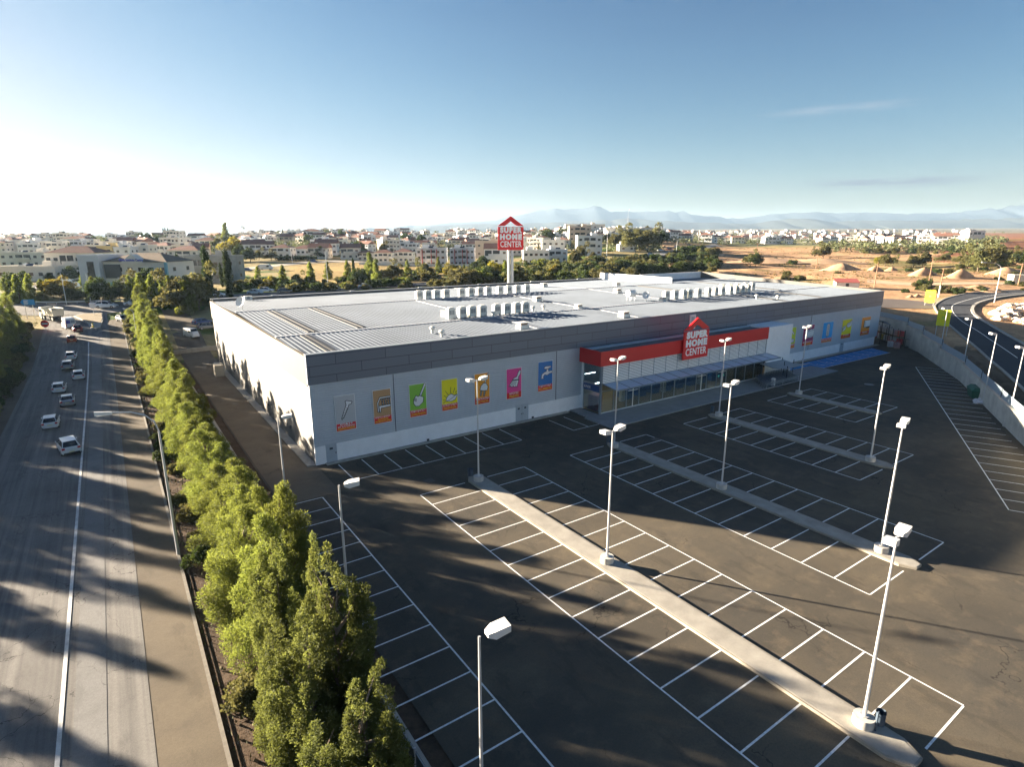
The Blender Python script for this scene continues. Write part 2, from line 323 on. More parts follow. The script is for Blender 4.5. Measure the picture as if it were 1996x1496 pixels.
# ---------------------------------------------------------------- asphalt
def asphalt(name, base, light, patch, crack=True, streak=None, blotch=.5, cs=.16, cm=.5):
    m = bpy.data.materials.new(name); m.use_nodes = True; n = m.node_tree; b = n.nodes['Principled BSDF']; b.inputs['Roughness'].default_value = .93; b.inputs['Specular IOR Level'].default_value = .22
    t = n.nodes.new('ShaderNodeTexCoord'); O_ = t.outputs['Object']
    def noise(sc, det=6, st=None, lo=.35, hi=.65):
        src = O_
        if st: mp = n.nodes.new('ShaderNodeMapping'); mp.inputs['Scale'].default_value = st; n.links.new(O_, mp.inputs[0]); src = mp.outputs[0]
        z = n.nodes.new('ShaderNodeTexNoise'); z.inputs['Scale'].default_value = sc; z.inputs['Detail'].default_value = det; z.inputs['Roughness'].default_value = .65; n.links.new(src, z.inputs['Vector'])
        r = n.nodes.new('ShaderNodeMapRange'); r.inputs[1].default_value = lo; r.inputs[2].default_value = hi; n.links.new(z.outputs[0], r.inputs[0]); return r.outputs[0]
    def mix(f, a, c, k=1):
        if k != 1: q = n.nodes.new('ShaderNodeMath'); q.operation = 'MULTIPLY'; q.inputs[1].default_value = k; n.links.new(f, q.inputs[0]); f = q.outputs[0]
        x = n.nodes.new('ShaderNodeMix'); x.data_type = 'RGBA'; n.links.new(f, x.inputs[0])
        if isinstance(a, tuple): x.inputs[6].default_value = (*a, 1)
        else: n.links.new(a, x.inputs[6])
        x.inputs[7].default_value = (*c, 1); return x.outputs[2]
    c = mix(noise(.09), base, light, blotch)
    c = mix(noise(.045, 9, (1, 2.2, 1), .42, .62), c, tuple(q*.62 for q in base), .6); c = mix(noise(.5, 8, None, .52, .72), c, patch, .6); c = mix(noise(.22, 9, (3.2, 1, 1), .56, .62), c, tuple(q*.5 for q in base), .35)
    if streak: c = mix(noise(1, 4, streak, .42, .62), c, light, .75); c = mix(noise(1.7, 4, streak, .5, .66), c, patch, .7)
    c = mix(noise(1.6, 2, None, .70, .78), c, tuple(q*.35 for q in base), .5); c = mix(noise(9, 3, None, .3, .8), c, tuple(q*.55 for q in base), .45)
    c = mix(noise(55, 2, None, .5, .8), c, tuple(min(1, q*2.2) for q in light), .35)
    if crack:
        wv = n.nodes.new('ShaderNodeTexNoise'); wv.inputs['Scale'].default_value = .8; wv.inputs['Detail'].default_value = 5; n.links.new(O_, wv.inputs['Vector'])
        sm = n.nodes.new('ShaderNodeMix'); sm.data_type = 'RGBA'; sm.blend_type = 'LINEAR_LIGHT'; sm.inputs[0].default_value = .9; n.links.new(O_, sm.inputs[6]); n.links.new(wv.outputs['Color'], sm.inputs[7])
        vo = n.nodes.new('ShaderNodeTexVoronoi'); vo.feature = 'DISTANCE_TO_EDGE'; vo.inputs['Scale'].default_value = cs; n.links.new(sm.outputs[2], vo.inputs['Vector'])
        r = n.nodes.new('ShaderNodeMapRange'); r.inputs[1].default_value = .0015; r.inputs[2].default_value = .0055; r.inputs[3].default_value = 1; r.inputs[4].default_value = 0; n.links.new(vo.outputs[0], r.inputs[0])
        k = n.nodes.new('ShaderNodeMath'); k.operation = 'MULTIPLY'; n.links.new(r.outputs[0], k.inputs[0]); n.links.new(noise(.12, 3, None, cm, cm+.1), k.inputs[1])
        c = mix(k.outputs[0], c, tuple(q*.25 for q in base), .8)
    n.links.new(c, b.inputs['Base Color'])
    z = n.nodes.new('ShaderNodeTexNoise'); z.inputs['Scale'].default_value = 30; z.inputs['Detail'].default_value = 3; n.links.new(O_, z.inputs['Vector'])
    bp = n.nodes.new('ShaderNodeBump'); bp.inputs['Strength'].default_value = .5; bp.inputs['Distance'].default_value = .02; n.links.new(z.outputs[0], bp.inputs['Height']); n.links.new(bp.outputs[0], b.inputs['Normal'])
    return m
LOT = asphalt('lot_asphalt', (.070, .065, .057), (.155, .126, .084), (.19, .15, .10), blotch=.85)
ROAD = asphalt('old_road_asphalt', (.15, .145, .14), (.25, .24, .225), (.095, .092, .09), streak=(1.1, .02, 1), blotch=.6, cs=.22, cm=.40)
SHOULD = asphalt('dusty_shoulder', (.13, .11, .085), (.19, .155, .11), (.10, .085, .07), blotch=.8)
NEWR = asphalt('new_road_asphalt', (.045, .05, .062), (.062, .068, .08), (.05, .055, .07), crack=False)
def sheet(name, pts, z, m, site=True):
    mb = MB(); mb.poly([(*p, 0) for p in pts], m); return struct(mb.build(name, None, P(0, 0, z) if site else (0, 0, z), ROT if site else 0))
def inset(name, pts, m, z=0): return sheet(name, pts, z, m)
sheet('parking_lot', [(-5.6, -90), (60, -90), (19.5, -69.6), (39.6, -58.3), (71.9, -40.8), (101.5, -24.9), (124.3, -9.8), (130.7, -4.2), (139.5, 9), (139.5, 70), (0, 70), (-5.6, 70)][2:] + [(-5.6, -90), (19, -90)], 0, LOT)
struct(MB().poly([(-30, -60, 0), (40, -60, 0), (40, 12, 0), (-30, 12, 0)], LOT).build('parking_lot', None, (0, 0, -.01)))
def ribbon(name, u0, u1, v0, v1, m, dz, step=4, nu=1):
    mb = MB(); vv = np.arange(v0, v1+.01, step); b = []; k = mb.mi(m)
    for v in vv:
        for i in range(nu+1):
            u = u0+(u1-u0)*i/nu; p = P(u, v); mb.v.append((u, v, T(p.x, p.y)+dz))
    for i in range(len(vv)-1):
        for j in range(nu): a = i*(nu+1)+j; mb.f.append((a, a+1, a+nu+2, a+nu+1)); mb.m.append(k)
    return struct(mb.build(name, None, P(0, 0, 0), ROT))
ribbon('road', -29.3, -17.0, -75, 128, ROAD, .05, 2, 10)
ribbon('road_shoulder', -17.0, -14.1, -75, 112, SHOULD, .035)
ribbon('road_shoulder', -31.6, -29.3, -75, 112, SHOULD, .035)
ribbon('road_strip', -20.3, -18.9, -75, 100, asphalt('repaired_strip', (.20, .20, .198), (.26, .255, .25), (.13, .13, .13)), .064, 2, 2)
ribbon('road_line', -20.95, -20.75, -75, 92, mat('road_line_paint', (.62, .62, .60), .8, var=.3, scale=1.5), .08, 2, 1)
ribbon('kerb', -14.3, -14.1, -75, 118, mat('kerb_stone', (.20, .18, .15), .9, var=.2), .12)
ribbon('side_lane', -5.4, 0, -8, 120, asphalt('lane_asphalt', (.15, .125, .095), (.22, .175, .12), (.08, .07, .06)), .012)
def px_ribbon(name, left, right, m, dz, n=60, pitch=None):
    def res(pts):
        q = [hit(*p) for p in pts]; L = [0]
        for a, b_ in zip(q, q[1:]): L.append(L[-1]+(b_-a).length)
        out = []
        for i in range(n+1):
            s_ = L[-1]*i/n; j = min(max(k for k in range(len(L)) if L[k] <= s_+1e-6), len(q)-2); t_ = (s_-L[j])/(L[j+1]-L[j])
            p0, p1, p2, p3 = q[max(j-1, 0)], q[j], q[j+1], q[min(j+2, len(q)-1)]
            x = .5*((2*p1)+(p2-p0)*t_+(2*p0-5*p1+4*p2-p3)*t_*t_+(3*p1-p0-3*p2+p3)*t_**3); out.append(x)
        return out
    a, b_ = res(left), res(right); mb = MB(); k = mb.mi(m); W_ = 4
    for p, q in zip(a, b_):
        for j in range(W_+1): x = p.lerp(q, j/W_); mb.v.append((x.x, x.y, T(x.x, x.y)+dz))
    for i in range(n):
        for j in range(W_): c = i*(W_+1)+j; mb.f.append((c, c+1, c+W_+2, c+W_+1)); mb.m.append(k)
    return struct(mb.build(name, smooth=True)), a, b_
outer = [(2030, 800), (1972, 741), (1898, 676), (1848, 634), (1823, 604), (1825.5, 594), (1848, 582), (1898, 572), (1996, 566), (2080, 562)]
inner = [(2030, 700), (1996, 674), (1935, 639), (1903, 619), (1895, 604), (1907.5, 592), (1947, 582), (1996, 576), (2050, 573), (2100, 571)]
mid = [(2030, 736), (1996, 709), (1922, 659), (1873, 627), (1855, 604), (1868, 592), (1922, 579), (1996, 572), (2050, 568), (2100, 565)]
o_, ea, eb = px_ribbon('road', outer, inner, NEWR, .20)
def strip(name, pts, w, m, dz, h=None):
    mb = MB(); k = mb.mi(m); n_ = len(pts)
    for i, p in enumerate(pts):
        d = (pts[min(i+1, n_-1)]-pts[max(i-1, 0)]); d.z = 0; d.normalize(); s_ = Vector((-d.y, d.x, 0))*w/2; z = T(p.x, p.y)+dz
        if h: mb.v += [(p.x-s_.x, p.y-s_.y, z), (p.x-s_.x, p.y-s_.y, z+h), (p.x+s_.x, p.y+s_.y, z+h), (p.x+s_.x, p.y+s_.y, z)]
        else: mb.v += [(p.x-s_.x, p.y-s_.y, z), (p.x+s_.x, p.y+s_.y, z)]
    q = 4 if h else 2
    for i in range(n_-1):
        for j in range(q-1): mb.f.append((i*q+j, i*q+j+1, (i+1)*q+j+1, (i+1)*q+j)); mb.m.append(k)
    return struct(mb.build(name))
_, ma, _b = px_ribbon('road_line', mid, mid, LINEW, .3); bpy.data.objects.remove(_)
strip('road_line', ma, .18, LINEW, .235); strip('kerb', ea, .35, CONC, .1, .24); strip('kerb', eb, .6, CONC, .1, .30)
px_ribbon('side_road', [(1712, 583), (1760, 585), (1830, 591)], [(1712, 600), (1760, 602), (1822, 603)], mat('worn_side_road', (.10, .08, .07), .9, var=.2, scale=.3), .12, n=20)
px_ribbon('road', [(0, 592), (80, 592), (200, 590), (300, 585), (420, 577), (560, 569), (700, 560), (840, 550)], [(0, 614), (80, 616), (200, 612), (300, 600), (420, 588), (560, 577), (700, 566), (840, 556)], ROAD, .1, n=60)
px_ribbon('road', [(0, 560), (90, 556), (170, 553)], [(0, 568), (90, 564), (170, 560)], mat('pale_asphalt', (.16, .16, .165), .9, var=.1, scale=.3), .1, n=20)
px_ribbon('road', [(1010, 530), (1180, 507), (1260, 498), (1320, 486), (1390, 476)], [(1010, 537), (1180, 514), (1270, 505), (1350, 491), (1410, 480)], mat('pale_asphalt', (.1, .1, .1)), .3, n=40)
px_ribbon('dirt_track', [(1690, 545), (1800, 552), (1996, 552)], [(1690, 552), (1800, 558), (1996, 557)], mat('pale_dirt', (.50, .34, .22), .95, var=.15, scale=.2), .12, n=30)
px_ribbon('dirt_track', [(480, 522), (660, 508), (850, 516), (1000, 512)], [(480, 527), (660, 512), (850, 520), (1000, 516)], mat('grey_path', (.30, .26, .20), .95, var=.2, scale=.2), .12, n=30)
# ---------------------------------------------------------------- mountains
def mountain(name, depth, prof, col, seed, thick=1500):
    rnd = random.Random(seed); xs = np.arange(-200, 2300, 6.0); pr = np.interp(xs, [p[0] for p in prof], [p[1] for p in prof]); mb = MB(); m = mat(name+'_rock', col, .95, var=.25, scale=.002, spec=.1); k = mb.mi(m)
    rows = [(-1, 0), (-.75, .22), (-.5, .48), (-.25, .75), (0, 1), (.4, .6), (1, 0)]
    for (t, hgt) in rows:
        for X, y in zip(xs, pr):
            d = depth+t*thick; top = H+(461-y)/1163*depth
            j = (vnoise(X, t*40, 22)-.5)*.3*(1-abs(t))*(0 if t == 0 else 1)+((vnoise(X, 5, 14)-.5)*.10+(vnoise(X, 9, 6)-.5)*.06)*(t == 0)
            base = 20; z = base+(top-base)*max(0, min(1.06, hgt+j)); x = (X-998)/1163*depth
            mb.v.append((x+rnd.uniform(-1, 1)*20, d, z))
    n_ = len(xs)
    for i in range(len(rows)-1):
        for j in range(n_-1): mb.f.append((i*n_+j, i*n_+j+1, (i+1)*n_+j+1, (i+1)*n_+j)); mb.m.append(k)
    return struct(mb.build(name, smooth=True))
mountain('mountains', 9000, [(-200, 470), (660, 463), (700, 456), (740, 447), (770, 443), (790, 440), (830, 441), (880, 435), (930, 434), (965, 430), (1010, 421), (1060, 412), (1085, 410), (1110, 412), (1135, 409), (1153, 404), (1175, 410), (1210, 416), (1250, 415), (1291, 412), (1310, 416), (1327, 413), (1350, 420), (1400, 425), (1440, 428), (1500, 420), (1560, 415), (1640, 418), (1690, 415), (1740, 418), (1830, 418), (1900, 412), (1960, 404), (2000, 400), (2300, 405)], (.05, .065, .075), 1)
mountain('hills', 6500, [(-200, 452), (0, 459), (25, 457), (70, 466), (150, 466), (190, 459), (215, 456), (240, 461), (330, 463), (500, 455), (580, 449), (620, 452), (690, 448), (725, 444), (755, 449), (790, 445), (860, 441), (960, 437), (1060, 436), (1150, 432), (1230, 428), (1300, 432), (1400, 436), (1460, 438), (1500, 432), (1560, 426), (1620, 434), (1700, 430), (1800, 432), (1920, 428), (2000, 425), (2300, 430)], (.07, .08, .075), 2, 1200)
# ---------------------------------------------------------------- painted bays
def rect(mb, x0, x1, y0, y1, m=LINEW): mb.poly([(x0, y0, 0), (x1, y0, 0), (x1, y1, 0), (x0, y1, 0)], m)
LW = .055
def row(u0, u1, v0, v1, nst, ic, iw):
    mb = MB()
    rect(mb, u0-LW, u0+LW, v1, v0); rect(mb, u1-LW, u1+LW, v1, v0)
    for i in range(nst+1):
        v = v0+(v1-v0)*i/nst; e = .35 if i in (0, nst) else 0
        rect(mb, u0+LW, ic-iw/2-.02-e, v-LW, v+LW); rect(mb, ic+iw/2+.02+e, u1-LW, v-LW, v+LW)
    return struct(mb.build('bay_lines', None, P(0, 0, .006), ROT))
row(6.0, 18.25, -13.1, -52.7, 16, 12.25, 1.9); row(24.5, 36.9, -13.3, -45.2, 13, 31.0, 1.9); row(44.2, 56.6, -13.1, -35.3, 9, 50.4, 1.8); row(63.5, 75.8, -13.0, -25.7, 5, 70.0, 1.7)
def comb(u0, v0, ux, uy, n_, sp, ln, first=True):     # a line with stubs to its right
    mb = MB(); nx, ny = uy, -ux
    def ln_(a, b_, w=LW):
        d = Vector((b_[0]-a[0], b_[1]-a[1])); d.normalize(); s_ = (-d.y*w, d.x*w); mb.poly([(a[0]-s_[0], a[1]-s_[1], 0), (b_[0]-s_[0], b_[1]-s_[1], 0), (b_[0]+s_[0], b_[1]+s_[1], 0), (a[0]+s_[0], a[1]+s_[1], 0)], LINEW)
    ln_((u0, v0), (u0+ux*n_*sp, v0+uy*n_*sp))
    for i in range(n_+1): a = (u0+ux*i*sp+nx*LW, v0+uy*i*sp+ny*LW); ln_(a, (a[0]+nx*ln, a[1]+ny*ln))
    return struct(mb.build('bay_lines', None, P(0, 0, .006), ROT))
comb(22.95, -6.1, -1, 0, 8, 2.61, 4.9); comb(35.6, -6.9, -1, 0, 2, 2.55, 5.0)
d_ = math.hypot(59.5, 30.64); comb(48.4, -46.2, 59.5/d_, 30.64/d_, 26, d_/26, 5.0)
comb(-1.85, -48.3, 0, 1, 16, 2.5, 5.0) if False else None
mbl = MB(); rect(mbl, -1.85-LW, -1.85+LW, -53.3, -8.3)
for i in range(19): rect(mbl, -6.6, -1.9, -8.3-2.5*i-LW, -8.3-2.5*i+LW)
struct(mbl.build('bay_lines', None, P(0, 0, .018), ROT))
# blue bays beside the trolleys
BLUE = mat('blue_paint', (.02, .20, .50), .75, var=.25, scale=.8)
struct(MB().poly([(80, -5.9, 0), (119.0, -6.3, 0), (121.5, -1.6, 0), (82.5, -1.5, 0)], BLUE).build('disabled_bay_paint', None, P(0, 0, .006), ROT))
mb = MB(); mb.poly([(80, -6.0, 0), (119.3, -6.4, 0), (119.3, -6.27, 0), (80, -5.87, 0)], LINEW)
for i in range(11): x = 82+i*3.6; mb.poly([(x, -5.9, 0), (x+.12, -5.9, 0), (x+2.1, -1.7, 0), (x+1.98, -1.7, 0)], LINEW)
for i in range(10):
    x = 83.9+i*3.6
    for dx, dy, w, h_ in ((0, 0, .16, .9), (.1, 0, .7, .14), (.1, .4, .55, .12), (.65, -.5, .13, .55), (-.1, 1.0, .32, .28)): mb.poly([(x+dx, -4.9+dy, 0), (x+dx+w, -4.9+dy, 0), (x+dx+w, -4.9+dy+h_, 0), (x+dx, -4.9+dy+h_, 0)], LINEW)
struct(mb.build('bay_lines', None, P(0, 0, .011), ROT))
# manhole and drain covers
for (u, v, label) in ((36.5, -15.2, 'square drain cover near the entrance'), (8.2, -10.6, 'square drain cover by the bays below the shop front'), (72.5, -9.6, 'pale square cover before the trolleys')):
    tag(MB().box(-.5, .5, -.5, .5, 0, .02, mat('cast_iron', (.10, .09, .08), .7, .3, var=.3)).build('drain_cover', None, P(u, v, .004), ROT), label, 'drain cover')
q = at(1694, 750, 0); tag(MB().tube([(0, 0, 0), (0, 0, .02)], .75, mat('pale_ring', (.20, .19, .18), .8), 20).build('manhole_cover', None, (q.x, q.y, .004)), 'round manhole cover on open asphalt right of the far bays', 'manhole cover')
# faint tyre arcs
mb = MB()
for (c, r_, a0, a1) in (((16.8+14, -60.0+22), 5.2, 60, 200), ((31, -41), 5.6, 95, 170)):
    pts = [(c[0]+r_*math.cos(R(a)), c[1]+r_*math.sin(R(a))) for a in np.arange(a0, a1, 8)]
# ---------------------------------------------------------------- raised islands
def island(ic, w, v0, v1, label):
    hw = w/2; pl = [(ic-hw, v1+1.0), (ic-hw*.45, v1), (ic+hw*.45, v1), (ic+hw, v1+1.0), (ic+hw, v0-.8), (ic+hw*.5, v0), (ic-hw*.5, v0), (ic-hw, v0-.8)]
    g_ = empty('traffic_island', P(0, 0, 0), ROT, label, 'traffic island', 'raised islands between the parking rows')
    mb = MB(); mb.prism(pl, 0, .17, mat('kerb_concrete', (.30, .27, .22), .9, var=.25, scale=.8, bump=.4, bscale=12)); mb.build('kerb', g_)
    pl2 = [(ic+(a-ic)*.86, (v0+v1)/2+(b_-(v0+v1)/2)*.995) for a, b_ in pl]
    MB().prism(pl2, .171, .19, mat('island_paving', (.32, .30, .26), .92, var=.2, scale=.7, bump=.3, bscale=15)).build('paving', g_)
island(12.25, 1.9, -12.3, -52.9, 'long pale concrete island running to the lower right, nearest the camera')
island(31.0, 1.9, -12.9, -45.7, 'concrete island between the second pair of bay rows')
island(50.4, 1.8, -12.6, -35.8, 'concrete island between the third pair of bay rows')
island(70.0, 1.7, -12.5, -26.0, 'short concrete island in the farthest pair of bay rows')
# ---------------------------------------------------------------- the big shop
st = empty('store_building', P(0, 0, 0), ROT, 'long low warehouse shop with slate fascia, grey ribbed walls and red entrance band', 'shop')
def sp(mb, name, parent=st, smooth=False): return mb.build(name, parent, smooth=smooth)
SID = mat('grey_siding', (.50, .54, .585), .55, .0, var=.05, scale=.4); PLI = mat('white_render', (.88, .89, .90), .75, var=.05, scale=.8)
def brickmat(name, c1, c2, mort, bw, bh, rough=.5, metal=.2):
    m = bpy.data.materials.new(name); m.use_nodes = True; n = m.node_tree; b = n.nodes['Principled BSDF']; b.inputs['Roughness'].default_value = rough; b.inputs['Metallic'].default_value = metal
    t = n.nodes.new('ShaderNodeTexCoord'); sx = n.nodes.new('ShaderNodeSeparateXYZ'); cb = n.nodes.new('ShaderNodeCombineXYZ'); n.links.new(t.outputs['Object'], sx.inputs[0])
    ad = n.nodes.new('ShaderNodeMath'); ad.operation = 'ADD'; n.links.new(sx.outputs[0], ad.inputs[0]); n.links.new(sx.outputs[1], ad.inputs[1]); n.links.new(ad.outputs[0], cb.inputs[0]); n.links.new(sx.outputs[2], cb.inputs[1])
    br = n.nodes.new('ShaderNodeTexBrick'); br.inputs['Color1'].default_value = (*c1, 1); br.inputs['Color2'].default_value = (*c2, 1); br.inputs['Mortar'].default_value = (*mort, 1); br.inputs['Scale'].default_value = 1
    br.inputs['Brick Width'].default_value = bw; br.inputs['Row Height'].default_value = bh; br.inputs['Mortar Size'].default_value = .035; br.inputs['Mortar Smooth'].default_value = 0; n.links.new(cb.outputs[0], br.inputs['Vector'])
    n.links.new(br.outputs[0], b.inputs['Base Color']); return m
FAS = brickmat('slate_panels', (.125, .15, .20), (.15, .18, .23), (.045, .055, .085), 5.6, 1.09)
CREAM = mat('cream_panels', (.10, .082, .058), .75, var=.06, scale=.2); SWALL = mat('left_wall_render', (.15, .145, .134), .85, var=.09, scale=.35, detail=8)
def siding(u0, u1, z0, z1, v0, pitch=.26):
    mb = MB(); k = mb.mi(SID); n_ = int(round((z1-z0)/pitch)); pts = []
    for i in range(n_): a = z0+(z1-z0)*i/n_; h_ = (z1-z0)/n_; pts += [(v0, a), (v0, a+h_*.16), (v0-.045, a+h_*.30), (v0-.045, a+h_*.86), (v0, a+h_)]
    b0 = len(mb.v)
    for y, z in pts: mb.v += [(u0, y, z), (u1, y, z)]
    for i in range(len(pts)-1): mb.f.append((2*i, 2*i+1, 2*i+3, 2*i+2)); mb.m.append(k)
    mb.box(u0, u1, v0+.01, v0+.25, z0, z1, SID); return mb
sp(siding(0, 37.7, 2.05, 8.95, 0), 'front_wall'); sp(siding(83.6, 126.7, 1.9, 8.95, 0), 'front_wall')
for a, b_ in ((0, 1.15), (2.35, 26.25), (28.35, 37.7)): sp(MB().box(a, b_, -.08, .2, 0, 2.05, PLI), 'plinth')
for a, b_ in ((83.6, 110.3), (111.9, 125.7)): sp(MB().box(a, b_, -.08, .2, 0, 1.9, PLI), 'plinth')
for a in (9.3, 33.0, 97.5): sp(MB().box(a, a+.06, -.11, -.05, 2.05, 8.9, mat('joint', (.12, .14, .16), .6)), 'joint_trim')
sp(MB().box(-.12, 126.8, -.14, .35, 8.95, 12.15, FAS), 'fascia')
sp(MB().box(-.15, 126.83, -.16, .4, 12.155, 12.22, mat('coping', (.36, .39, .42), .5, .4)), 'coping')
DOORM = mat('door_steel', (.42, .48, .54), .5, .2, var=.05)
def door(u0, u1, top, leaves=1):
    d = sp(MB().box(u0, u1, -.06, .1, .02, top, DOORM), 'door')
    w = (u1-u0)/leaves
    for i in range(leaves):
        MB().box(u0+w*i+w*.35, u0+w*i+w*.65, -.075, -.06, top-.65, top-.42, mat('sticker', (.05, .07, .09))).build('notice', d)
        MB().box(u0+w*(i+.85) if i == 0 else u0+w*i+.1, (u0+w*(i+.85) if i == 0 else u0+w*i+.1)+.1, -.13, -.06, 1.0, 1.1, DARK).build('handle', d)
    if leaves == 2: MB().box((u0+u1)/2-.01, (u0+u1)/2+.01, -.07, -.06, .02, top, DARK).build('door_gap', d)
door(1.15, 2.35, 2.12); door(26.25, 28.35, 2.35, 2); door(110.3, 111.9, 2.3)
for a in (13.2, 28.9, 96.0): sp(MB().box(a, a+.28, -.2, -.085, .12, .36, DARK), 'vent_grille')
# left wall
sp(MB().box(.0, .3, .21, 64.4, 0, 8.8, SWALL), 'side_wall'); sp(MB().box(-.13, .3, .36, 64.5, 8.8, 12.0, CREAM), 'side_fascia')
for v in (8, 16, 24, 32, 40, 48, 56):
    sp(MB().box(-.012, .05, v, v+.05, 0, 8.75, mat('wall_joint', (.5, .47, .42))), 'wall_joint')
for v in (9.5, 21, 33, 46): sp(MB().box(-.14, .0, v, v+.3, 1.6, 1.85, DARK), 'wall_vent')
sp(MB().box(-.9, 0, 0, 64, .01, .14, CONC), 'apron')
# back and right walls, the inner step
sp(MB().box(0.3, 101, 64.1, 64.4, 0, 12.3, SWALL), 'back_wall'); sp(MB().box(101, 101.3, 38.3, 64.4, 0, 13.9, PLI), 'step_wall')
sp(MB().box(101.3, 126.4, 49.2, 49.5, 0, 14.1, PLI), 'back_wall'); sp(MB().loft([[(126.4, .45, 0), (126.7, .45, 0), (126.7, .45, 12.3), (126.4, .45, 12.3)], [(126.4, 49.5, 0), (126.7, 49.5, 0), (126.7, 49.5, 14.1), (126.4, 49.5, 14.1)]], SWALL), 'side_wall')
# roof: three bays of ribbed sheet
ROOFM = mat('roof_sheet', (.145, .172, .210), .8, 0, spec=.15, var=.14, scale=.12); RIDGE = mat('ridge_cap', (.50, .52, .55), .7)
def ribbed(u0, u1, v0, z0, v1, z1, pitch=.6):
    mb = MB(); k = mb.mi(ROOFM); n_ = int((u1-u0)/pitch); pr = []
    for i in range(n_): a = u0+i*pitch; pr += [(a, 0), (a+pitch*.62, 0), (a+pitch*.70, .045), (a+pitch*.92, .045)]
    pr.append((u1, 0))
    for (x, h_) in pr: mb.v += [(x, v0, z0+h_), (x, v1, z1+h_)]
    for i in range(len(pr)-1): mb.f.append((2*i, 2*i+2, 2*i+3, 2*i+1)); mb.m.append(k)
    return mb
sp(ribbed(-.1, 126.3, .3, 11.85, 12.6, 12.25), 'roof'); sp(ribbed(-.1, 126.3, 12.6, 12.15, 38.0, 12.6), 'roof'); sp(ribbed(-.1, 100.9, 38.0, 12.45, 64.1, 11.9), 'roof'); sp(ribbed(101.4, 126.3, 38.0, 12.45, 49.1, 12.3), 'roof')
sp(MB().box(-.1, 126.3, 12.35, 12.8, 12.2, 12.34, RIDGE), 'ridge_cap'); sp(MB().box(-.1, 126.3, 37.8, 38.25, 12.58, 12.70, RIDGE), 'ridge_cap'); sp(MB().box(0, 101, 64.0, 64.5, 12.305, 12.4, RIDGE), 'ridge_cap')
SKYL = mat('skylight', (.045, .043, .04), .5, var=.25, scale=3); FLASH = mat('flashing', (.21, .23, .26), .5)
def onroof(u0, u1, v0, v1, m, name, h_=.11):
    def zz(v): return 11.85+.4*(v-.3)/12.3 if v <= 12.5 else (12.15+.45*(v-12.6)/25.4 if v <= 37.9 else 12.45-.55*(v-38)/26.1)
    mb = MB(); a, b_ = zz(v0)+h_, zz(v1)+h_
    mb.loft([[(u0, v0, a-.12), (u0, v0, a), (u1, v0, a), (u1, v0, a-.12)], [(u0, v1, b_-.12), (u0, v1, b_), (u1, v1, b_), (u1, v1, b_-.12)]], m); return sp(mb, name)
for u in (2.6, 103.5, 90.5):
    onroof(u, u+.45, 1.3, 12.0, SKYL, 'skylight'); onroof(u+.62, u+1.07, 1.3, 12.0, SKYL, 'skylight')
for u in (4.2, 10.6, 87.0, 108.5):
    onroof(u, u+.5, 14.2, 36.6, SKYL, 'skylight'); onroof(u+.75, u+1.2, 14.2, 36.6, SKYL, 'skylight')
for u, v0, v1 in ((31, 1, 12), (50.5, 1, 12), (30, 14, 37), (50, 14, 37), (72, 14, 37), (52, 40, 63), (74, 40, 62)): onroof(u, u+1.0, v0, v1, FLASH, 'flashing')
for i in range(12): sp(MB().box(3+i*8.1, 3.9+i*8.1, 63.9, 64.2, 12.41, 12.55, RIDGE), 'ridge_clip') if i % 2 else None
# ---------------------------------------------------------------- entrance block
V0 = -4.0; EU0, EU1, EU2 = 37.7, 76.0, 83.6
GLASS = bpy.data.materials.new('shop_glass'); GLASS.use_nodes = True; n = GLASS.node_tree; n.nodes.clear(); o_ = n.nodes.new('ShaderNodeOutputMaterial'); tb = n.nodes.new('ShaderNodeBsdfTransparent'); tb.inputs[0].default_value = (.62, .70, .70, 1); gb = n.nodes.new('ShaderNodeBsdfGlossy'); gb.inputs['Roughness'].default_value = .04; gb.inputs[0].default_value = (.8, .9, 1, 1); ly = n.nodes.new('ShaderNodeLayerWeight'); ly.inputs[0].default_value = .25; mr = n.nodes.new('ShaderNodeMapRange'); mr.inputs[3].default_value = .10; mr.inputs[4].default_value = .7; n.links.new(ly.outputs['Fresnel'], mr.inputs[0]); mx = n.nodes.new('ShaderNodeMixShader'); n.links.new(mr.outputs[0], mx.inputs[0]); n.links.new(tb.outputs[0], mx.inputs[1]); n.links.new(gb.outputs[0], mx.inputs[2]); n.links.new(mx.outputs[0], o_.inputs[0])
REDF = mat('red_fascia', (.62, .006, .010), .45); FRM = mat('grey_frame', (.20, .25, .30), .5, .3)
sp(MB().box(EU0-.6, EU1, V0-.45, V0-.2, 7.0, 9.0, REDF), 'red_fascia'); sp(MB().box(EU0-.6, EU0-.35, V0-.2, -.15, 7.0, 9.0, REDF), 'red_fascia')
sp(MB().box(EU0-.34, EU1, V0-.19, -.15, 8.45, 8.6, mat('flat_roof', (.13, .15, .16), .8, var=.25, scale=.5)), 'entrance_roof'); sp(MB().box(EU0, EU2, -.9, -.16, 8.61, 8.85, mat('pale_gutter', (.42, .5, .56), .5)), 'gutter')
sp(MB().box(EU1, EU2, V0-.3, -.15, 4.3, 8.9, PLI), 'white_block'); sp(MB().box(EU1+.5, EU2, V0-.3, V0-.05, 0.15, 4.3, PLI), 'white_block'); sp(MB().box(EU2-.25, EU2, V0-.05, -.15, .15, 4.3, PLI), 'white_block')
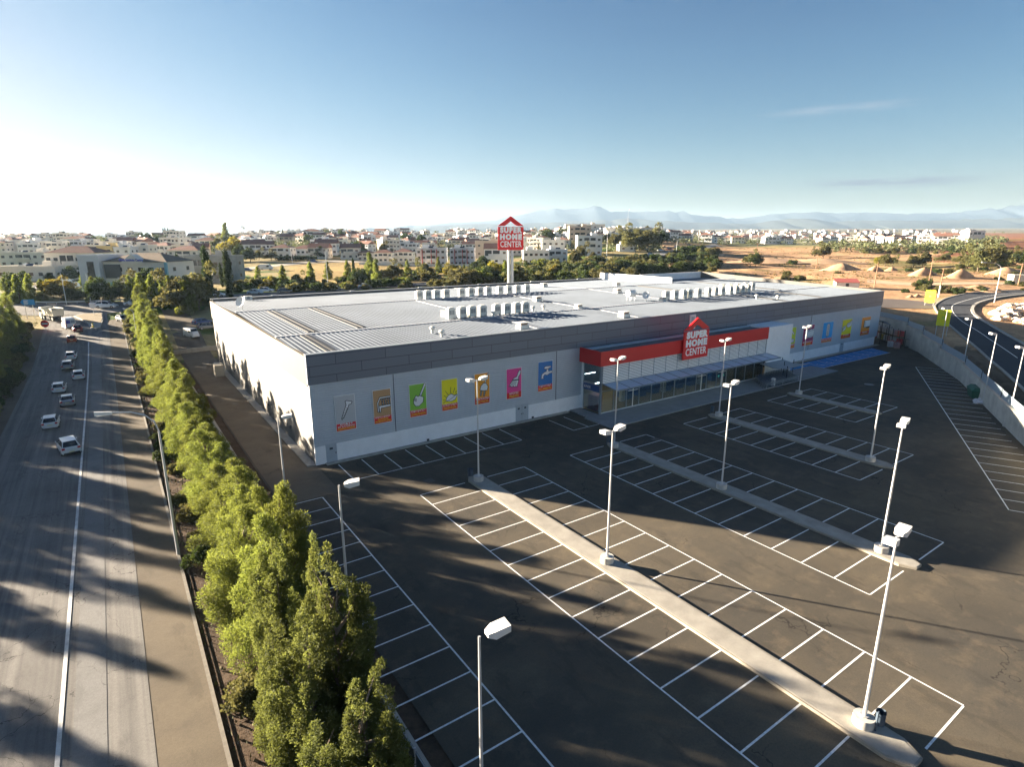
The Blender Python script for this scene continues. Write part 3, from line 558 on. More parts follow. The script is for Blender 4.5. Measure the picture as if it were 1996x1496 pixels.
# louvres
LOU = mat('louvre_blade', (.88, .88, .85), .5); mb = MB()
nb = 11
for i in range(nb):
    z = 4.5+i*.225; mb.poly([(EU0+.2, V0-.16, z), (EU1, V0-.16, z), (EU1, V0-.10, z+.13), (EU0+.2, V0-.10, z+.13)], LOU); mb.poly([(EU0+.2, V0-.16, z-.02), (EU1, V0-.16, z-.02), (EU1, V0-.16, z), (EU0+.2, V0-.16, z)], LOU)
sp(mb, 'louvres'); sp(MB().box(EU0, EU1, V0+.02, V0+.06, 4.35, 7.1, mat('louvre_back', (.05, .055, .06), .8)), 'backing')
NP = 15; PW = (EU1-EU0)/NP
for i in range(NP+1):
    u = EU0+i*PW; sp(MB().box(u-.03, u+.03, V0-.2, V0-.17, 4.4, 7.0, FRM), 'louvre_post')
    sp(MB().box(u-.07, u+.07, V0-.02, V0+.12, .15, 4.35, FRM), 'mullion')
for i in range(NP):
    u = EU0+i*PW; sp(MB().box(u+.08, u+PW-.08, V0+.03, V0+.05, .28, 4.28, GLASS), 'glass_pane')
sp(MB().box(EU0, EU1, V0-.03, V0+.1, .15, .27, mat('pale_sill', (.55, .6, .64), .5)), 'sill'); sp(MB().box(EU0, EU1, V0, V0+.1, 3.25, 3.33, FRM), 'transom')
sp(MB().box(EU0-.12, EU0+.16, V0-.12, V0+.16, .15, 7.0, FRM), 'corner_post'); sp(MB().box(EU0-.1, EU0+.2, -.45, -.1, .15, 7.0, PLI), 'corner_post')
# left glazed side
sp(MB().box(EU0-.01, EU0+.01, V0+.17, -.46, 4.3, 6.95, GLASS), 'glass_pane'); sp(MB().box(EU0-.01, EU0+.01, V0+.17, -.46, .3, 3.1, GLASS), 'glass_pane'); sp(MB().box(EU0-.08, EU0+.06, V0+.17, -.46, 4.1, 4.28, FRM), 'side_beam')
fb = sp(MB().box(EU0-.06, EU0+.03, V0+.2, -.5, 3.12, 4.05, mat('sign_navy', (.012, .07, .22), .4)), 'name_board')
# interior
INT = mat('shop_floor', (.38, .27, .14), .35); ICE = mat('dim_ceiling', (.09, .10, .10), .8)
sp(MB().box(EU0+.2, EU2-.3, V0+.15, 9, .12, .17, INT), 'shop_floor'); sp(MB().box(EU0, EU2, 9, 9.2, .1, 8.4, mat('back_shelving', (.05, .055, .055), .8, var=.8, scale=1.2)), 'inner_wall'); sp(MB().box(EU0, EU2, V0+.1, 9, 7.05, 7.15, ICE), 'ceiling')
sp(MB().box(EU0, EU0+.1, .3, 9, .1, 7.0, ICE), 'inner_wall')
TUBE = mat('light_tube', (1, .97, .9), emit=5)
for i in range(9): sp(MB().box(40+i*4.2, 42.2+i*4.2, 2.0, 2.12, 4.3, 4.36, TUBE), 'light_tube')
for i in range(6): sp(MB().box(39+i*6, 40.8+i*6, -1.0, -.9, 3.6, 3.66, TUBE), 'light_tube')
TILL = mat('till_blue', (.02, .16, .5), .5)
for i in range(10): sp(MB().box(46+i*2.9, 47.3+i*2.9, -1.0, 1.2, .17, 1.5, TILL), 'checkout')
for u in (44.5, 53.5, 62.5, 71.0): sp(MB().box(u, u+.7, -1.4, -.8, .17, 7.0, PLI), 'column')
sp(MB().box(EU0+.5, EU0+1.7, -2.6, -1.0, .17, 2.3, mat('promo_red', (.55, .01, .03), .5)), 'display_stand')
sp(MB().box(EU1-6.0, EU1-3.8, -2.4, -.6, .17, 3.0, mat('cardboard', (.42, .33, .22), .8)), 'display_stand')
for u, w in ((EU0+1*PW+.1, PW-.2), (EU0+8*PW+.1, PW-.2), (EU0+13*PW+.1, PW-.2), (EU0+10*PW+.1, PW-.2)):
    b1 = sp(MB().box(u, u+w, V0-.06, V0, 3.36, 4.0, mat('sign_blue', (.012, .13, .33), .4)), 'name_board'); text('ΕΙΣΟΔΟΣ' if u < 50 else 'ΤΑΜΕΙΑ', .3, WHITE, b1, (u+w/2, V0-.07, 3.5), width=w*.6)
text('ΚΑΘΕ', .5, WHITE, fb, (EU0-.075, -1.4, 3.3), rz=-math.pi/2, width=1.3)
for u in (EU0+10*PW+.5, EU0+10*PW+1.7): sp(MB().tube([(u, V0+.0, 2.0), (u, V0-.02, 2.0)], .22, mat('door_dot', (.06, .5, .4), .5), 14), 'door_dot')
for u in (EU0+8.5*PW, EU0+10.5*PW, EU0+2.5*PW): sp(MB().box(u-.04, u+.04, V0-.04, V0+.08, .2, 3.3, WHITE), 'door_frame'); sp(MB().box(u-1.0, u+1.0, V0-.05, V0-.01, 2.6, 2.68, WHITE), 'door_rail')
# canopy
cn = sp(MB().box(EU0+.2, EU1+.3, V0-3.0, V0-2.88, 4.0, 4.16, FRM), 'canopy')
MB().poly([(EU0+.2, V0-2.9, 4.10), (EU1+.3, V0-2.9, 4.10), (EU1+.3, V0-.2, 4.42), (EU0+.2, V0-.2, 4.42)], mat('canopy_sheet', (.58, .68, .80), .4, .1)).build('canopy_sheet', cn)
for i in range(NP+1):
    u = EU0+.2+i*(EU1-EU0)/NP; MB().loft([[(u-.04, V0-2.9, 4.03), (u-.04, V0-2.9, 4.15), (u+.04, V0-2.9, 4.15), (u+.04, V0-2.9, 4.03)], [(u-.04, V0-.2, 4.35), (u-.04, V0-.2, 4.47), (u+.04, V0-.2, 4.47), (u+.04, V0-.2, 4.35)]], FRM).build('rafter', cn)
struct(MB().box(34.9, 92, -9.1, -4.02, 0, .15, mat('entrance_paving', (.24, .25, .26), .9, var=.12, scale=.6)).build('pavement', None, P(0, 0, 0), ROT))
struct(MB().box(35.6, 37.5, -4.01, -.1, 0, .149, mat('entrance_paving', (.17, .18, .19))).build('pavement', None, P(0, 0, 0), ROT))
struct(MB().box(1.0, 35.0, -.75, -.1, 0, .10, CONC).build('kerb', None, P(0, 0, 0), ROT)); struct(MB().box(92, 126.7, -.9, -.1, 0, .10, CONC).build('kerb', None, P(0, 0, 0), ROT))
# white hatch on the fascia
tag(MB().box(60.2, 61.6, -.32, -.15, 9.5, 11.8, WHITE).box(60.5, 61.3, -.34, -.325, 9.8, 11.5, mat('pane', (.45, .5, .52), .3)).build('wall_panel', None, P(0, 0, 0), ROT), 'small white upright panel on the slate fascia right of the entrance sign', 'panel')
# ---------------------------------------------------------------- square red signs
def red_sign(parent, w, hh, z0):       # local: x centred, facing -y
    MB().box(-w/2, w/2, -.12, .12, z0, z0+hh, RED).build('sign_board', parent)
    MB().prism([(-w/2-.05, z0+hh*1.04), (0, z0+hh*1.46), (w/2+.05, z0+hh*1.04), (w*.23, z0+hh*1.04), (0, z0+hh*1.235), (-w*.23, z0+hh*1.04)], -.12, .12, RED, 'y').build('roof_chevron', parent)
    s_ = hh/4.2
    SW_ = mat('sign_white', (.95, .95, .95), .5); text('SUPER', 1.28*s_, SW_, parent, (0, -.135, z0+hh*.70), width=w*.86, bold=.10*s_)
    text('HOME', 1.28*s_, SW_, parent, (0, -.135, z0+hh*.405), width=w*.86, bold=.10*s_)
    text('CENTER', 1.50*s_, SW_, parent, (0, -.135, z0+hh*.065), width=w*.84, bold=.03*s_)
es = empty('entrance_sign', P(56.3, -4.75, 0), ROT, 'square red sign with white capitals under a red chevron, over the shop entrance', 'shop sign'); red_sign(es, 5.75, 4.25, 6.0)
MB().box(-.1, .1, .12, .6, 8.2, 8.9, DARK).build('bracket', es); 
py_ = at(996, 461, 24); dpy = 176
ps = empty('pylon_sign', ((995.5-998)/1163*dpy, dpy, 6), R(8), 'tall pylon with square red sign and chevron behind the shop', 'pylon sign')
zz0 = H+(461-487)/1163*dpy-6; red_sign(ps, 7.6, 6.65, zz0); MB().tube([(-.55, .3, 0), (-.55, .3, zz0+.5)], .42, mat('pylon_paint', (.66, .68, .70), .5), 10).tube([(.45, .3, 0), (.45, .3, zz0+.5)], .42, mat('pylon_paint', (.66, .68, .70), .5), 10).build('pole', ps)
# ---------------------------------------------------------------- picture panels
OUTL = mat('ink', (.03, .03, .035), .6); PIC = mat('picture_white', (.80, .80, .80), .55); YEL = mat('letter_yellow', (.90, .62, .02), .5)
def poster(u, w, z0, hh, col, label, caps, draw, name='wall_poster', edge=False):
    g_ = empty(name, P(u, -.13, z0), ROT, label, 'poster', 'picture panels on the shop front')
    m = mat('poster_'+label.split()[0]+str(int(u)), col, .5)
    MB().box(-.07, w+.07, -.0, .06, -.07, hh+.07, WHITE).build('frame', g_); MB().box(0, w, -.012, 0, hh*.205, hh, m).build('panel', g_); MB().box(0, w, -.012, 0, 0, hh*.205, RED).build('caption_band', g_)
    if w > .0:
        n_ = len(caps); lh = hh*.19/n_
        for i, (t_, c) in enumerate(caps): text(t_, lh*.98, WHITE if c == 'w' else YEL, g_, (w/2, -.016, hh*.012+lh*(n_-1-i)+lh*.08), name='caption', width=w*(.88 if len(t_) > 7 else .62), depth=.003, bold=.006)
    mbo, mbp = MB(), MB()
    def shp(pts, off=.02, fill=PIC, lay=0):
        P_ = [(a*w, b_*hh) for a, b_ in pts]; cx = sum(p[0] for p in P_)/len(P_); cy = sum(p[1] for p in P_)/len(P_)
        for i in range(len(P_)):
            a, b_ = P_[i], P_[(i+1) % len(P_)]; d = Vector((b_[0]-a[0], b_[1]-a[1])); L = d.length or 1; s_ = Vector((-d.y, d.x))/L*.035; e = d/L*.03
            q = [(a[0]-s_.x-e.x, a[1]-s_.y-e.y), (b_[0]-s_.x+e.x, b_[1]-s_.y+e.y), (b_[0]+s_.x+e.x, b_[1]+s_.y+e.y), (a[0]+s_.x-e.x, a[1]+s_.y-e.y)]
            q = [(min(w, max(0, x)), y) for x, y in q]; mbo.prism(q, -.024-lay*.006, -.0125, OUTL, 'y')
        mbp.prism(P_, -.021-lay*.006-.0*i, -.0125, fill, 'y')
    def ln(a, b_, th=.03):
        ax, ay, bx, by = a[0]*w, a[1]*hh, b_[0]*w, b_[1]*hh; d = Vector((bx-ax, by-ay)); L = d.length; s_ = Vector((-d.y, d.x))/L*th; mbo.prism([(ax-s_.x, ay-s_.y), (bx-s_.x, by-s_.y), (bx+s_.x, by+s_.y), (ax+s_.x, ay+s_.y)], -.034, -.0125, OUTL, 'y')
    draw(shp, ln); mbo.build('picture_outline', g_); mbp.build('picture', g_) if mbp.f else None
    return g_
def d_screw(s, l):
    s([(.52, .83), (.60, .85), (.88, .80), (.84, .74), (.70, .72), (.66, .66), (.52, .50), (.42, .40), (.30, .315), (.28, .35), (.36, .46), (.46, .60), (.56, .72), (.54, .78)])
    for i in range(7): t_ = i/7; l((.30+.30*t_, .38+.30*t_), (.42+.28*t_, .35+.30*t_), .03)
def d_bench(s, l):
    s([(.20, .62), (.36, .79), (.99, .79), (.99, .74), (.40, .74), (.28, .60), (.30, .34), (.22, .34)]); s([(.30, .53), (.99, .53), (.99, .47), (.42, .45), (.40, .33), (.33, .33)])
    for x in (.50, .64, .78, .92): s([(x-.05, .735), (x, .735), (x+.05, .55), (x, .55)]); l((x+.05, .73), (x-.04, .56), .02)
def d_trowel(s, l):
    s([(.60, .66), (.90, 1.0), (1.0, .985), (1.0, .95), (.70, .62)]); s([(.38, .66), (.50, .62), (.62, .64), (.84, .57), (.80, .42), (.55, .31), (.34, .32), (.22, .42), (.24, .55)])
    for i in range(5): l((.27+i*.035, .60-i*.01), (.26+i*.03, .50-i*.01), .015); l((.72+i*.05, .68+i*.055), (.75+i*.05, .665+i*.055), .02)
def d_sun(s, l):
    s([(.24, .30), (.28, .40), (.42, .49), (.62, .52), (.78, .46), (.97, .48), (.99, .44), (.85, .31), (.60, .27)]); l((.24, .29), (.60, .36), .025); l((.60, .36), (.94, .47), .025)
    for a, b_ in (((.07, .26), (.20, .29)), ((.06, .37), (.20, .34)), ((.12, .50), (.28, .43)), ((.22, .64), (.40, .50)), ((.58, .74), (.55, .54)), ((.84, .70), (.74, .54)), ((.96, .58), (.86, .53))): l(a, b_, .025)
def d_plug(s, l):
    s([(.92, 1.0), (.99, 1.0), (.99, .97), (.84, .84), (.74, .68), (.66, .68), (.78, .87)]); s([(.34, .46), (.42, .60), (.60, .68), (.78, .66), (.90, .54), (.84, .42), (.60, .42)])
    s([(.40, .43), (.50, .43), (.42, .27), (.34, .28)], fill=mat('prong', (.35, .35, .36))); s([(.62, .42), (.72, .42), (.66, .24), (.58, .25)], fill=mat('prong', (.35, .35, .36)))
def d_brush(s, l):
    s([(.90, .93), (.97, .90), (.94, .80), (.80, .70), (.82, .62), (.38, .62), (.48, .68), (.68, .72), (.78, .86)]); s([(.36, .60), (.82, .60), (.70, .36), (.62, .40), (.52, .37), (.44, .42), (.34, .38), (.26, .44), (.14, .42)]); l((.36, .61), (.84, .60), .05)
    for i in range(6): l((.36+i*.06, .57), (.28+i*.06, .44), .015)
def d_tap(s, l):
    s([(.40, .80), (.52, .84), (.88, .83), (.90, .78), (.62, .74), (.42, .75)]); s([(.58, .74), (.70, .74), (.72, .66), (.98, .66), (.98, .58), (.80, .57), (.62, .52), (.46, .56), (.36, .50), (.38, .42), (.20, .42), (.24, .58), (.42, .64), (.56, .66)])
def d_sink(s, l): s([(.3, .82), (.6, .86), (.85, .70), (.78, .64), (.55, .78), (.45, .55), (.35, .56)]); s([(.1, .26), (.85, .28), (.85, .45), (.1, .47)]); l((.7, .30), (.7, .42), .03)
def d_frame(s, l):
    s([(.14, .76), (.26, .74), (.40, .79), (.55, .76), (.70, .80), (.85, .78), (1.0, .82), (1.0, .40), (.84, .38), (.68, .36), (.54, .38), (.38, .34), (.26, .36), (.16, .32), (.18, .42), (.14, .52), (.18, .62)]); l((.30, .70), (1.0, .73), .03); l((.30, .42), (1.0, .45), .03); l((.30, .42), (.30, .70), .06)
def d_mat(s, l):
    s([(.38, .34), (.44, .28), (.60, .28), (.66, .34), (.66, .86), (.60, .91), (.44, .91), (.38, .86)])
    for i in range(11): l((.44, .30+i*.052), (.60, .335+i*.052), .022); l((.44, .335+i*.052), (.60, .30+i*.052), .022)
def d_timber(s, l):
    s([(.04, .36), (.20, .42), (.42, .50), (.34, .62), (.30, .70), (.04, .60)]); s([(.44, .72), (.55, .80), (.72, .82), (.98, .94), (.98, .66), (.80, .58), (.64, .56), (.46, .62)])
    for i in range(5): l((.06+i*.05, .42+i*.03), (.08+i*.05, .58+i*.02), .03); l((.50+i*.09, .62+i*.02), (.52+i*.09, .76+i*.03), .03)
def d_roll(s, l): s([(.28, .82), (1.0, .82), (1.0, .46), (.28, .44)]); s([(.55, .42), (.98, .44), (.98, .40), (.70, .38)], fill=OUTL); l((.30, .44), (.30, .82), .10); [l((.36, .52+i*.07), (.5, .52+i*.07), .03) for i in range(4)]
poster(2.5, 2.15, 3.4, 3.9, (.50, .51, .53), 'grey poster with a metal screw, first from the left corner', [('ΕΙΔΗ', 'w'), ('ΚΙΓΚΑΛΕΡΙΑΣ', 'w'), ('HARDWARE', 'y')], d_screw)
poster(6.8, 2.05, 3.45, 3.85, (.52, .30, .14), 'tan poster with a white garden bench', [('ΕΠΙΠΛΑ ΚΗΠΟΥ', 'w'), ('OUTDOOR', 'y'), ('FURNITURE', 'y')], d_bench)
poster(11.2, 2.1, 3.45, 3.85, (.24, .55, .05), 'green poster with a white garden trowel', [('ΕΙΔΗ ΚΗΠΟΥ', 'w'), ('GARDENING', 'y')], d_trowel)
poster(15.4, 2.1, 3.5, 3.8, (.92, .80, .0), 'yellow poster with a shell and sun rays', [('ΕΠΟΧΙΑΚΑ', 'w'), ('SEASONAL', 'y')], d_sun)
poster(20.0, 2.15, 3.5, 3.9, (.93, .36, .015), 'orange poster with an electric plug and cable', [('ΗΛΕΚΤΡΟΛΟΓΙΚΑ', 'w'), ('ELECTRICAL', 'y')], d_plug)
poster(24.8, 2.3, 3.45, 3.95, (.85, .05, .30), 'pink poster with a broad paint brush', [('ΜΠΟΓΙΕΣ', 'w'), ('PAINTS', 'y')], d_brush)
poster(29.9, 2.4, 3.7, 4.0, (.01, .17, .50), 'blue poster with a water tap, left of the entrance', [('ΥΔΡΑΥΛΙΚΑ', 'w'), ('PLUMBING', 'y')], d_tap)
poster(89.0, 3.3, 3.0, 4.05, (.65, .75, .03), 'lime poster half hidden by the white block of the entrance', [('ΕΙΔΗ ΥΓΙΕΙΝΗΣ', 'w'), ('BATHROOM', 'y')], d_sink)
poster(95.0, 3.9, 3.0, 4.0, (.34, .015, .12), 'purple poster with a white ornate frame', [('ΔΙΑΚΟΣΜΗΤΙΚΑ', 'w'), ('HOME', 'y')], d_frame)
poster(102.3, 3.9, 2.9, 4.1, (.0, .36, .80), 'light blue poster with a patterned upright mat', [('ΚΑΛΥΨΕΙΣ', 'w'), ('ΠΑΤΩΜΑΤΩΝ', 'w'), ('FLOOR COVERINGS', 'y')], d_mat)
poster(110.1, 3.9, 2.95, 4.0, (.93, .80, .0), 'yellow poster with carved timber, second from the right end', [('ΞΥΛΕΙΑ', 'w'), ('WOOD PRODUCTS', 'y')], d_timber)
poster(118.4, 3.9, 2.85, 3.95, (.93, .30, .01), 'orange poster with a white roll, last at the right end', [('ΟΙΚΙΑΚΑ', 'w'), ('HOUSEHOLD', 'y')], d_roll)
# ---------------------------------------------------------------- things on the roof
def rz_(v): return 11.85+.4*(v-.3)/12.3 if v <= 12.5 else (12.15+.45*(v-12.6)/25.4 if v <= 37.9 else 12.45-.55*(v-38)/26.1)
ACW = mat('ac_casing', (.80, .78, .70), .6, var=.05); ACD = mat('ac_grille', (.34, .34, .32), .6)
ac = empty('air_conditioner', (0, 0, 0), 0, '', 'air conditioner')
MB().box(-.62, .62, -.4, .4, .12, 1.75, ACW).box(-.5, -.4, -.4, .4, 0, .12, DARK).box(.4, .5, -.4, .4, 0, .12, DARK).build('casing', ac); MB().box(-.38, -.02, -.42, -.4, .75, 1.45, ACD).box(.03, .38, -.42, -.4, .75, 1.45, ACD).build('grille', ac); MB().tube([(0, 0, 1.75), (0, 0, 1.95)], [.5, .42], ACW, 14).build('fan_cowl', ac)
MB().box(.1, .5, -.415, -.4, .2, .3, ACD).build('nameplate', ac)
AC = Proto(ac)
def accs(us, v, where):
    for i, u in enumerate(us): AC.put(P(u, v, rz_(v)+.04), ROT, f'beige air conditioner, number {i+1} from left in the {where}', 'air conditioners on the shop roof', (1, 1, .9))
accs([24.9, 26.8, 28.5, 30.3, 32.9, 34.7, 36.7, 38.3], 14.6, 'near left row on the roof')
accs([31.9, 33.7, 35.5, 37.6, 41.0, 43.1, 45.2, 47.2, 50.0, 52.2, 54.4, 56.8], 39.6, 'far left row on the roof')
accs([71.5, 74.0, 76.6, 78.2, 81.0, 84.2, 86.4, 88.6, 91.4, 93.4, 95.4, 97.6], 14.6, 'right row, nearer rank'); accs([92.5, 95.2, 98.0, 101, 103.5], 17.5, 'right row, farther rank')
vt = empty('roof_vent', (0, 0, 0), 0, '', 'roof vent'); MB().box(-.7, .7, -.6, .6, 0, .5, ACW).box(-.55, .55, -.45, .45, .5, .75, mat('vent_brown', (.28, .20, .15), .7)).build('base', vt); MB().box(-.7, .7, -.6, .6, .76, .88, ACW).build('cap', vt)
VT = Proto(vt)
for i, (u, v, w_) in enumerate([(29.2, 2.6, 'near edge of the left roof'), (48.6, 2.9, 'near edge above the entrance'), (48.5, 48.5, 'behind the far air conditioner row'), (48.8, 25.2, 'middle of the roof'), (70.3, 51, 'far sheet of the roof'), (72, 28, 'middle of the right roof, beside the water tank'), (25.5, 17, 'left end of the near air conditioner row'), (48.7, 13.6, 'near ridge, low and flat'), (69.5, 13.6, 'near ridge before the right units'), (84, 40.4, 'foot of the inner white wall')]):
    VT.put(P(u, v, rz_(v)+.08), ROT, 'small boxy roof vent at the '+w_, 'roof vents', .8 if i in (7, 8) else 1)
cw = empty('roof_cowl', (0, 0, 0), 0, '', 'roof cowl'); MB().tube([(0, 0, 0), (0, 0, .5)], .18, ACW, 10).build('stem', cw); MB().tube([(0, 0, .4), (0, 0, .55), (0, 0, .75), (0, 0, .85)], [.2, .38, .36, .15], ACW, 12).build('hood', cw)
CW = Proto(cw)
for u, v, w_ in ((17.3, 5.6, 'left of the pair near the front edge'), (17.2, 2.9, 'right of the pair near the front edge'), (42.5, 15.2, 'right of the near air conditioners'), (40.2, 15.0, 'just right of the near air conditioners'), (31.6, 13.4, 'between the near air conditioners'), (88.5, 6.5, 'left of the pair on the right roof'), (91, 3.6, 'right of the pair on the right roof')): CW.put(P(u, v, rz_(v)+.08), ROT, 'small round roof cowl, '+w_, 'roof cowls')
wt = empty('water_tank', P(65.6, 18.0, rz_(18)), ROT, 'white water tank on a stand on the roof', 'water tank'); MB().tube([(-.9, 0, 1.3), (-.8, 0, 1.3), (.8, 0, 1.3), (.9, 0, 1.3)], [.3, .65, .65, .3], WHITE, 14).build('drum', wt)
for a in (-.6, .6): MB().box(a-.05, a+.05, -.5, -.4, 0, .9, GALV).box(a-.05, a+.05, .4, .5, 0, .9, GALV).build('stand', wt)
dishes = []
for (u, v, w_, s_) in ((1.9, 43.4, 'by the left edge of the roof', 1.3), (67.8, 16.2, 'beside the white water tank', 1.0)):
    d = empty('satellite_dish', P(u, v, rz_(v)), ROT+R(-60), 'satellite dish '+w_, 'satellite dish'); MB().tube([(0, 0, 0), (0, 0, .9*s_)], .05, GALV, 6).build('mast', d); MB().tube([(0, -.05*s_, .95*s_), (0, -.18*s_, 1.0*s_), (0, -.3*s_, 1.05*s_)], [.12*s_, .5*s_, .7*s_], WHITE, 16, caps=False).build('reflector', d)
d = empty('satellite_dish', P(6.2, 61.5, 12.1), ROT, 'small round white fan unit on the far left roof corner', 'fan unit'); d.name = 'fan_unit'; MB().box(-.7, .7, -.3, .3, 0, .75, ACW).build('casing', d); MB().tube([(0, -.31, .38), (0, -.33, .38)], .28, ACD, 12).build('fan', d)
# ---------------------------------------------------------------- car-park lamps
POLE = mat('lamp_pole_paint', (.56, .57, .58), .45, .3, var=.05); HEAD = mat('lamp_head_paint', (.74, .73, .71), .5); LENS = mat('lamp_lens', (.45, .47, .48), .2)
CB = mat('lamp_footing', (.50, .48, .44), .9, var=.15, scale=2)
def lamp(name, heads, hgt=10.6, base=.5, br=.5):
    g_ = empty(name, (0, 0, 0), 0, '', 'car park lamp')
    MB().tube([(0, 0, 0), (0, 0, base)], br, CB, 16).build('footing', g_, smooth=True)
    MB().tube([(0, 0, base), (0, 0, base+.06)], .22, GALV, 8).build('base_plate', g_)
    MB().tube([(0, 0, base), (0, 0, hgt*.5), (0, 0, hgt-.15)], [.095, .075, .05], POLE, 8).build('pole', g_, smooth=True)
    if len(heads) > 1: MB().tube([(-.35, 0, hgt-.25), (.35, 0, hgt-.25)], .045, POLE, 6).build('crossarm', g_)
    for s in heads:
        h_ = MB().loft([[(s*.28, -.16, hgt-.22), (s*.28, .16, hgt-.22), (s*.28, .16, hgt-.08), (s*.28, -.16, hgt-.08)], [(s*.55, -.27, hgt-.30), (s*.55, .27, hgt-.30), (s*.55, .27, hgt+.02), (s*.55, -.27, hgt+.02)], [(s*1.12, -.27, hgt-.18), (s*1.12, .27, hgt-.18), (s*1.12, .27, hgt+.08), (s*1.12, -.27, hgt+.08)]], HEAD).build('lamp_head', g_)
        MB().poly([(s*.56, -.22, hgt-.31), (s*1.08, -.22, hgt-.2), (s*1.08, .22, hgt-.2), (s*.56, .22, hgt-.31)], LENS).build('lens', h_)
    return g_
L2 = Proto(lamp('car_park_lamp', (-1, 1))); L1 = Proto(lamp('car_park_lamp', (1,)))
LG = 'lamps of the car park'
def lampat(pr, px, py, z, rz, label):
    p = at(px, py, z); return pr.put((p.x, p.y, z), rz, label, LG)
lampat(L2, 1682, 1412, .19, ROT+R(6), 'twin-headed lamp at the near tip of the long island, tallest in view')
lampat(L2, 1183, 1096, .19, ROT+R(6), 'twin-headed lamp half way down the long island')
lampat(L2, 933, 937, .19, ROT+R(4), 'twin-headed lamp at the far tip of the long island, in front of the posters')
lampat(L2, 1197, 872, .19, ROT+R(8), 'twin-headed lamp at the far tip of the second island, before the entrance glass')
lampat(L2, 1406, 952, .19, ROT+R(10), 'twin-headed lamp in the middle of the second island')
lampat(L2, 1717, 1075, .19, ROT+R(14), 'twin-headed lamp at the near tip of the second island')
lampat(L2, 1401, 811, .19, ROT+R(8), 'twin-headed lamp at the far tip of the third island')
lampat(L2, 1696, 899, .19, ROT+R(12), 'twin-headed lamp at the near tip of the third island')
lampat(L2, 1557, 768, .19, ROT+R(8), 'twin-headed lamp at the far tip of the short island')
for (x, y, w_) in ((1828, 706, 'farthest of the four lamps along the right wall'), (1872, 740, 'second farthest lamp along the right wall'), (1915, 788, 'lamp beside the green skip at the right wall'), (1963, 832, 'nearest lamp along the right wall, with a bin behind')):
    lampat(L1, x, y, 0, R(190), 'single-headed lamp, '+w_)
p = at(562, 1012, 0); L1.put((p.x, p.y, 0), R(20), 'single-headed lamp by the left fence, nearest the shop corner', LG, (1, 1, .89))
p = at(660, 940, 10.65); L1.put((p.x, p.y, 0), R(15), 'single-headed lamp by the left fence, second from the shop', LG)
p = at(934, 1232, 10.65); L1.put((p.x, p.y, 0), R(28), 'single-headed lamp nearest the camera at the bottom of the photo', LG)
# ---------------------------------------------------------------- bins on the islands
BINM = mat('bin_blue_grey', (.07, .10, .14), .5, .3)
bn = empty('litter_bin', (0, 0, 0), 0, '', 'litter bin'); MB().tube([(0, 0, .25), (0, 0, .95)], .23, BINM, 14, caps=False).tube([(0, 0, .25), (0, 0, .3)], .22, BINM, 14).build('bucket', bn, smooth=True); MB().tube([(0, 0, .93), (0, 0, .99)], [.25, .25], BINM, 14, caps=False).build('rim', bn); MB().tube([(-.32, 0, 0), (-.32, 0, 1.15)], .04, BINM, 6).box(-.32, -.2, -.02, .02, .8, .85, BINM).build('post', bn)
BN = Proto(bn)
for x, y, z, w_ in ((1712, 1420, .19, 'at the near tip of the long island'), (918, 932, .19, 'at the far tip of the long island'), (1187, 866, .19, 'at the far tip of the second island'), (1735, 1074, .19, 'at the near tip of the second island'), (1388, 806, .19, 'at the far tip of the third island'), (1880, 737, 0, 'by the second farthest lamp of the right wall'), (1972, 830, 0, 'by the nearest lamp of the right wall')):
    p = at(x, y, z); BN.put((p.x, p.y, z), ROT, 'round dark litter bin on a post '+w_, 'litter bins')
# ---------------------------------------------------------------- right retaining wall, fence above it
WALLM = mat('retaining_wall_render', (.52, .51, .45), .9, var=.22, scale=.5, bump=.3, bscale=3); CAPM = mat('wall_cap', (.55, .48, .40), .9); FEN = mat('grey_fence', (.30, .38, .44), .6, .1, var=.08)
rw = empty('retaining_wall', P(0, 0, 0), ROT, 'stepped pale concrete wall along the right edge of the car park', 'wall'); rf = empty('boundary_fence', P(0, 0, 0), ROT, 'grey solid fence running along the top of the pale concrete wall', 'fence')
segs = []
for (a, b_) in zip(WALL[1:-1], WALL[2:]):
    L = math.hypot(b_[0]-a[0], b_[1]-a[1]); k = max(1, round(L/11))
    for i in range(k): segs.append(((a[0]+(b_[0]-a[0])*i/k, a[1]+(b_[1]-a[1])*i/k), (a[0]+(b_[0]-a[0])*(i+1)/k, a[1]+(b_[1]-a[1])*(i+1)/k)))
zt = 2.35
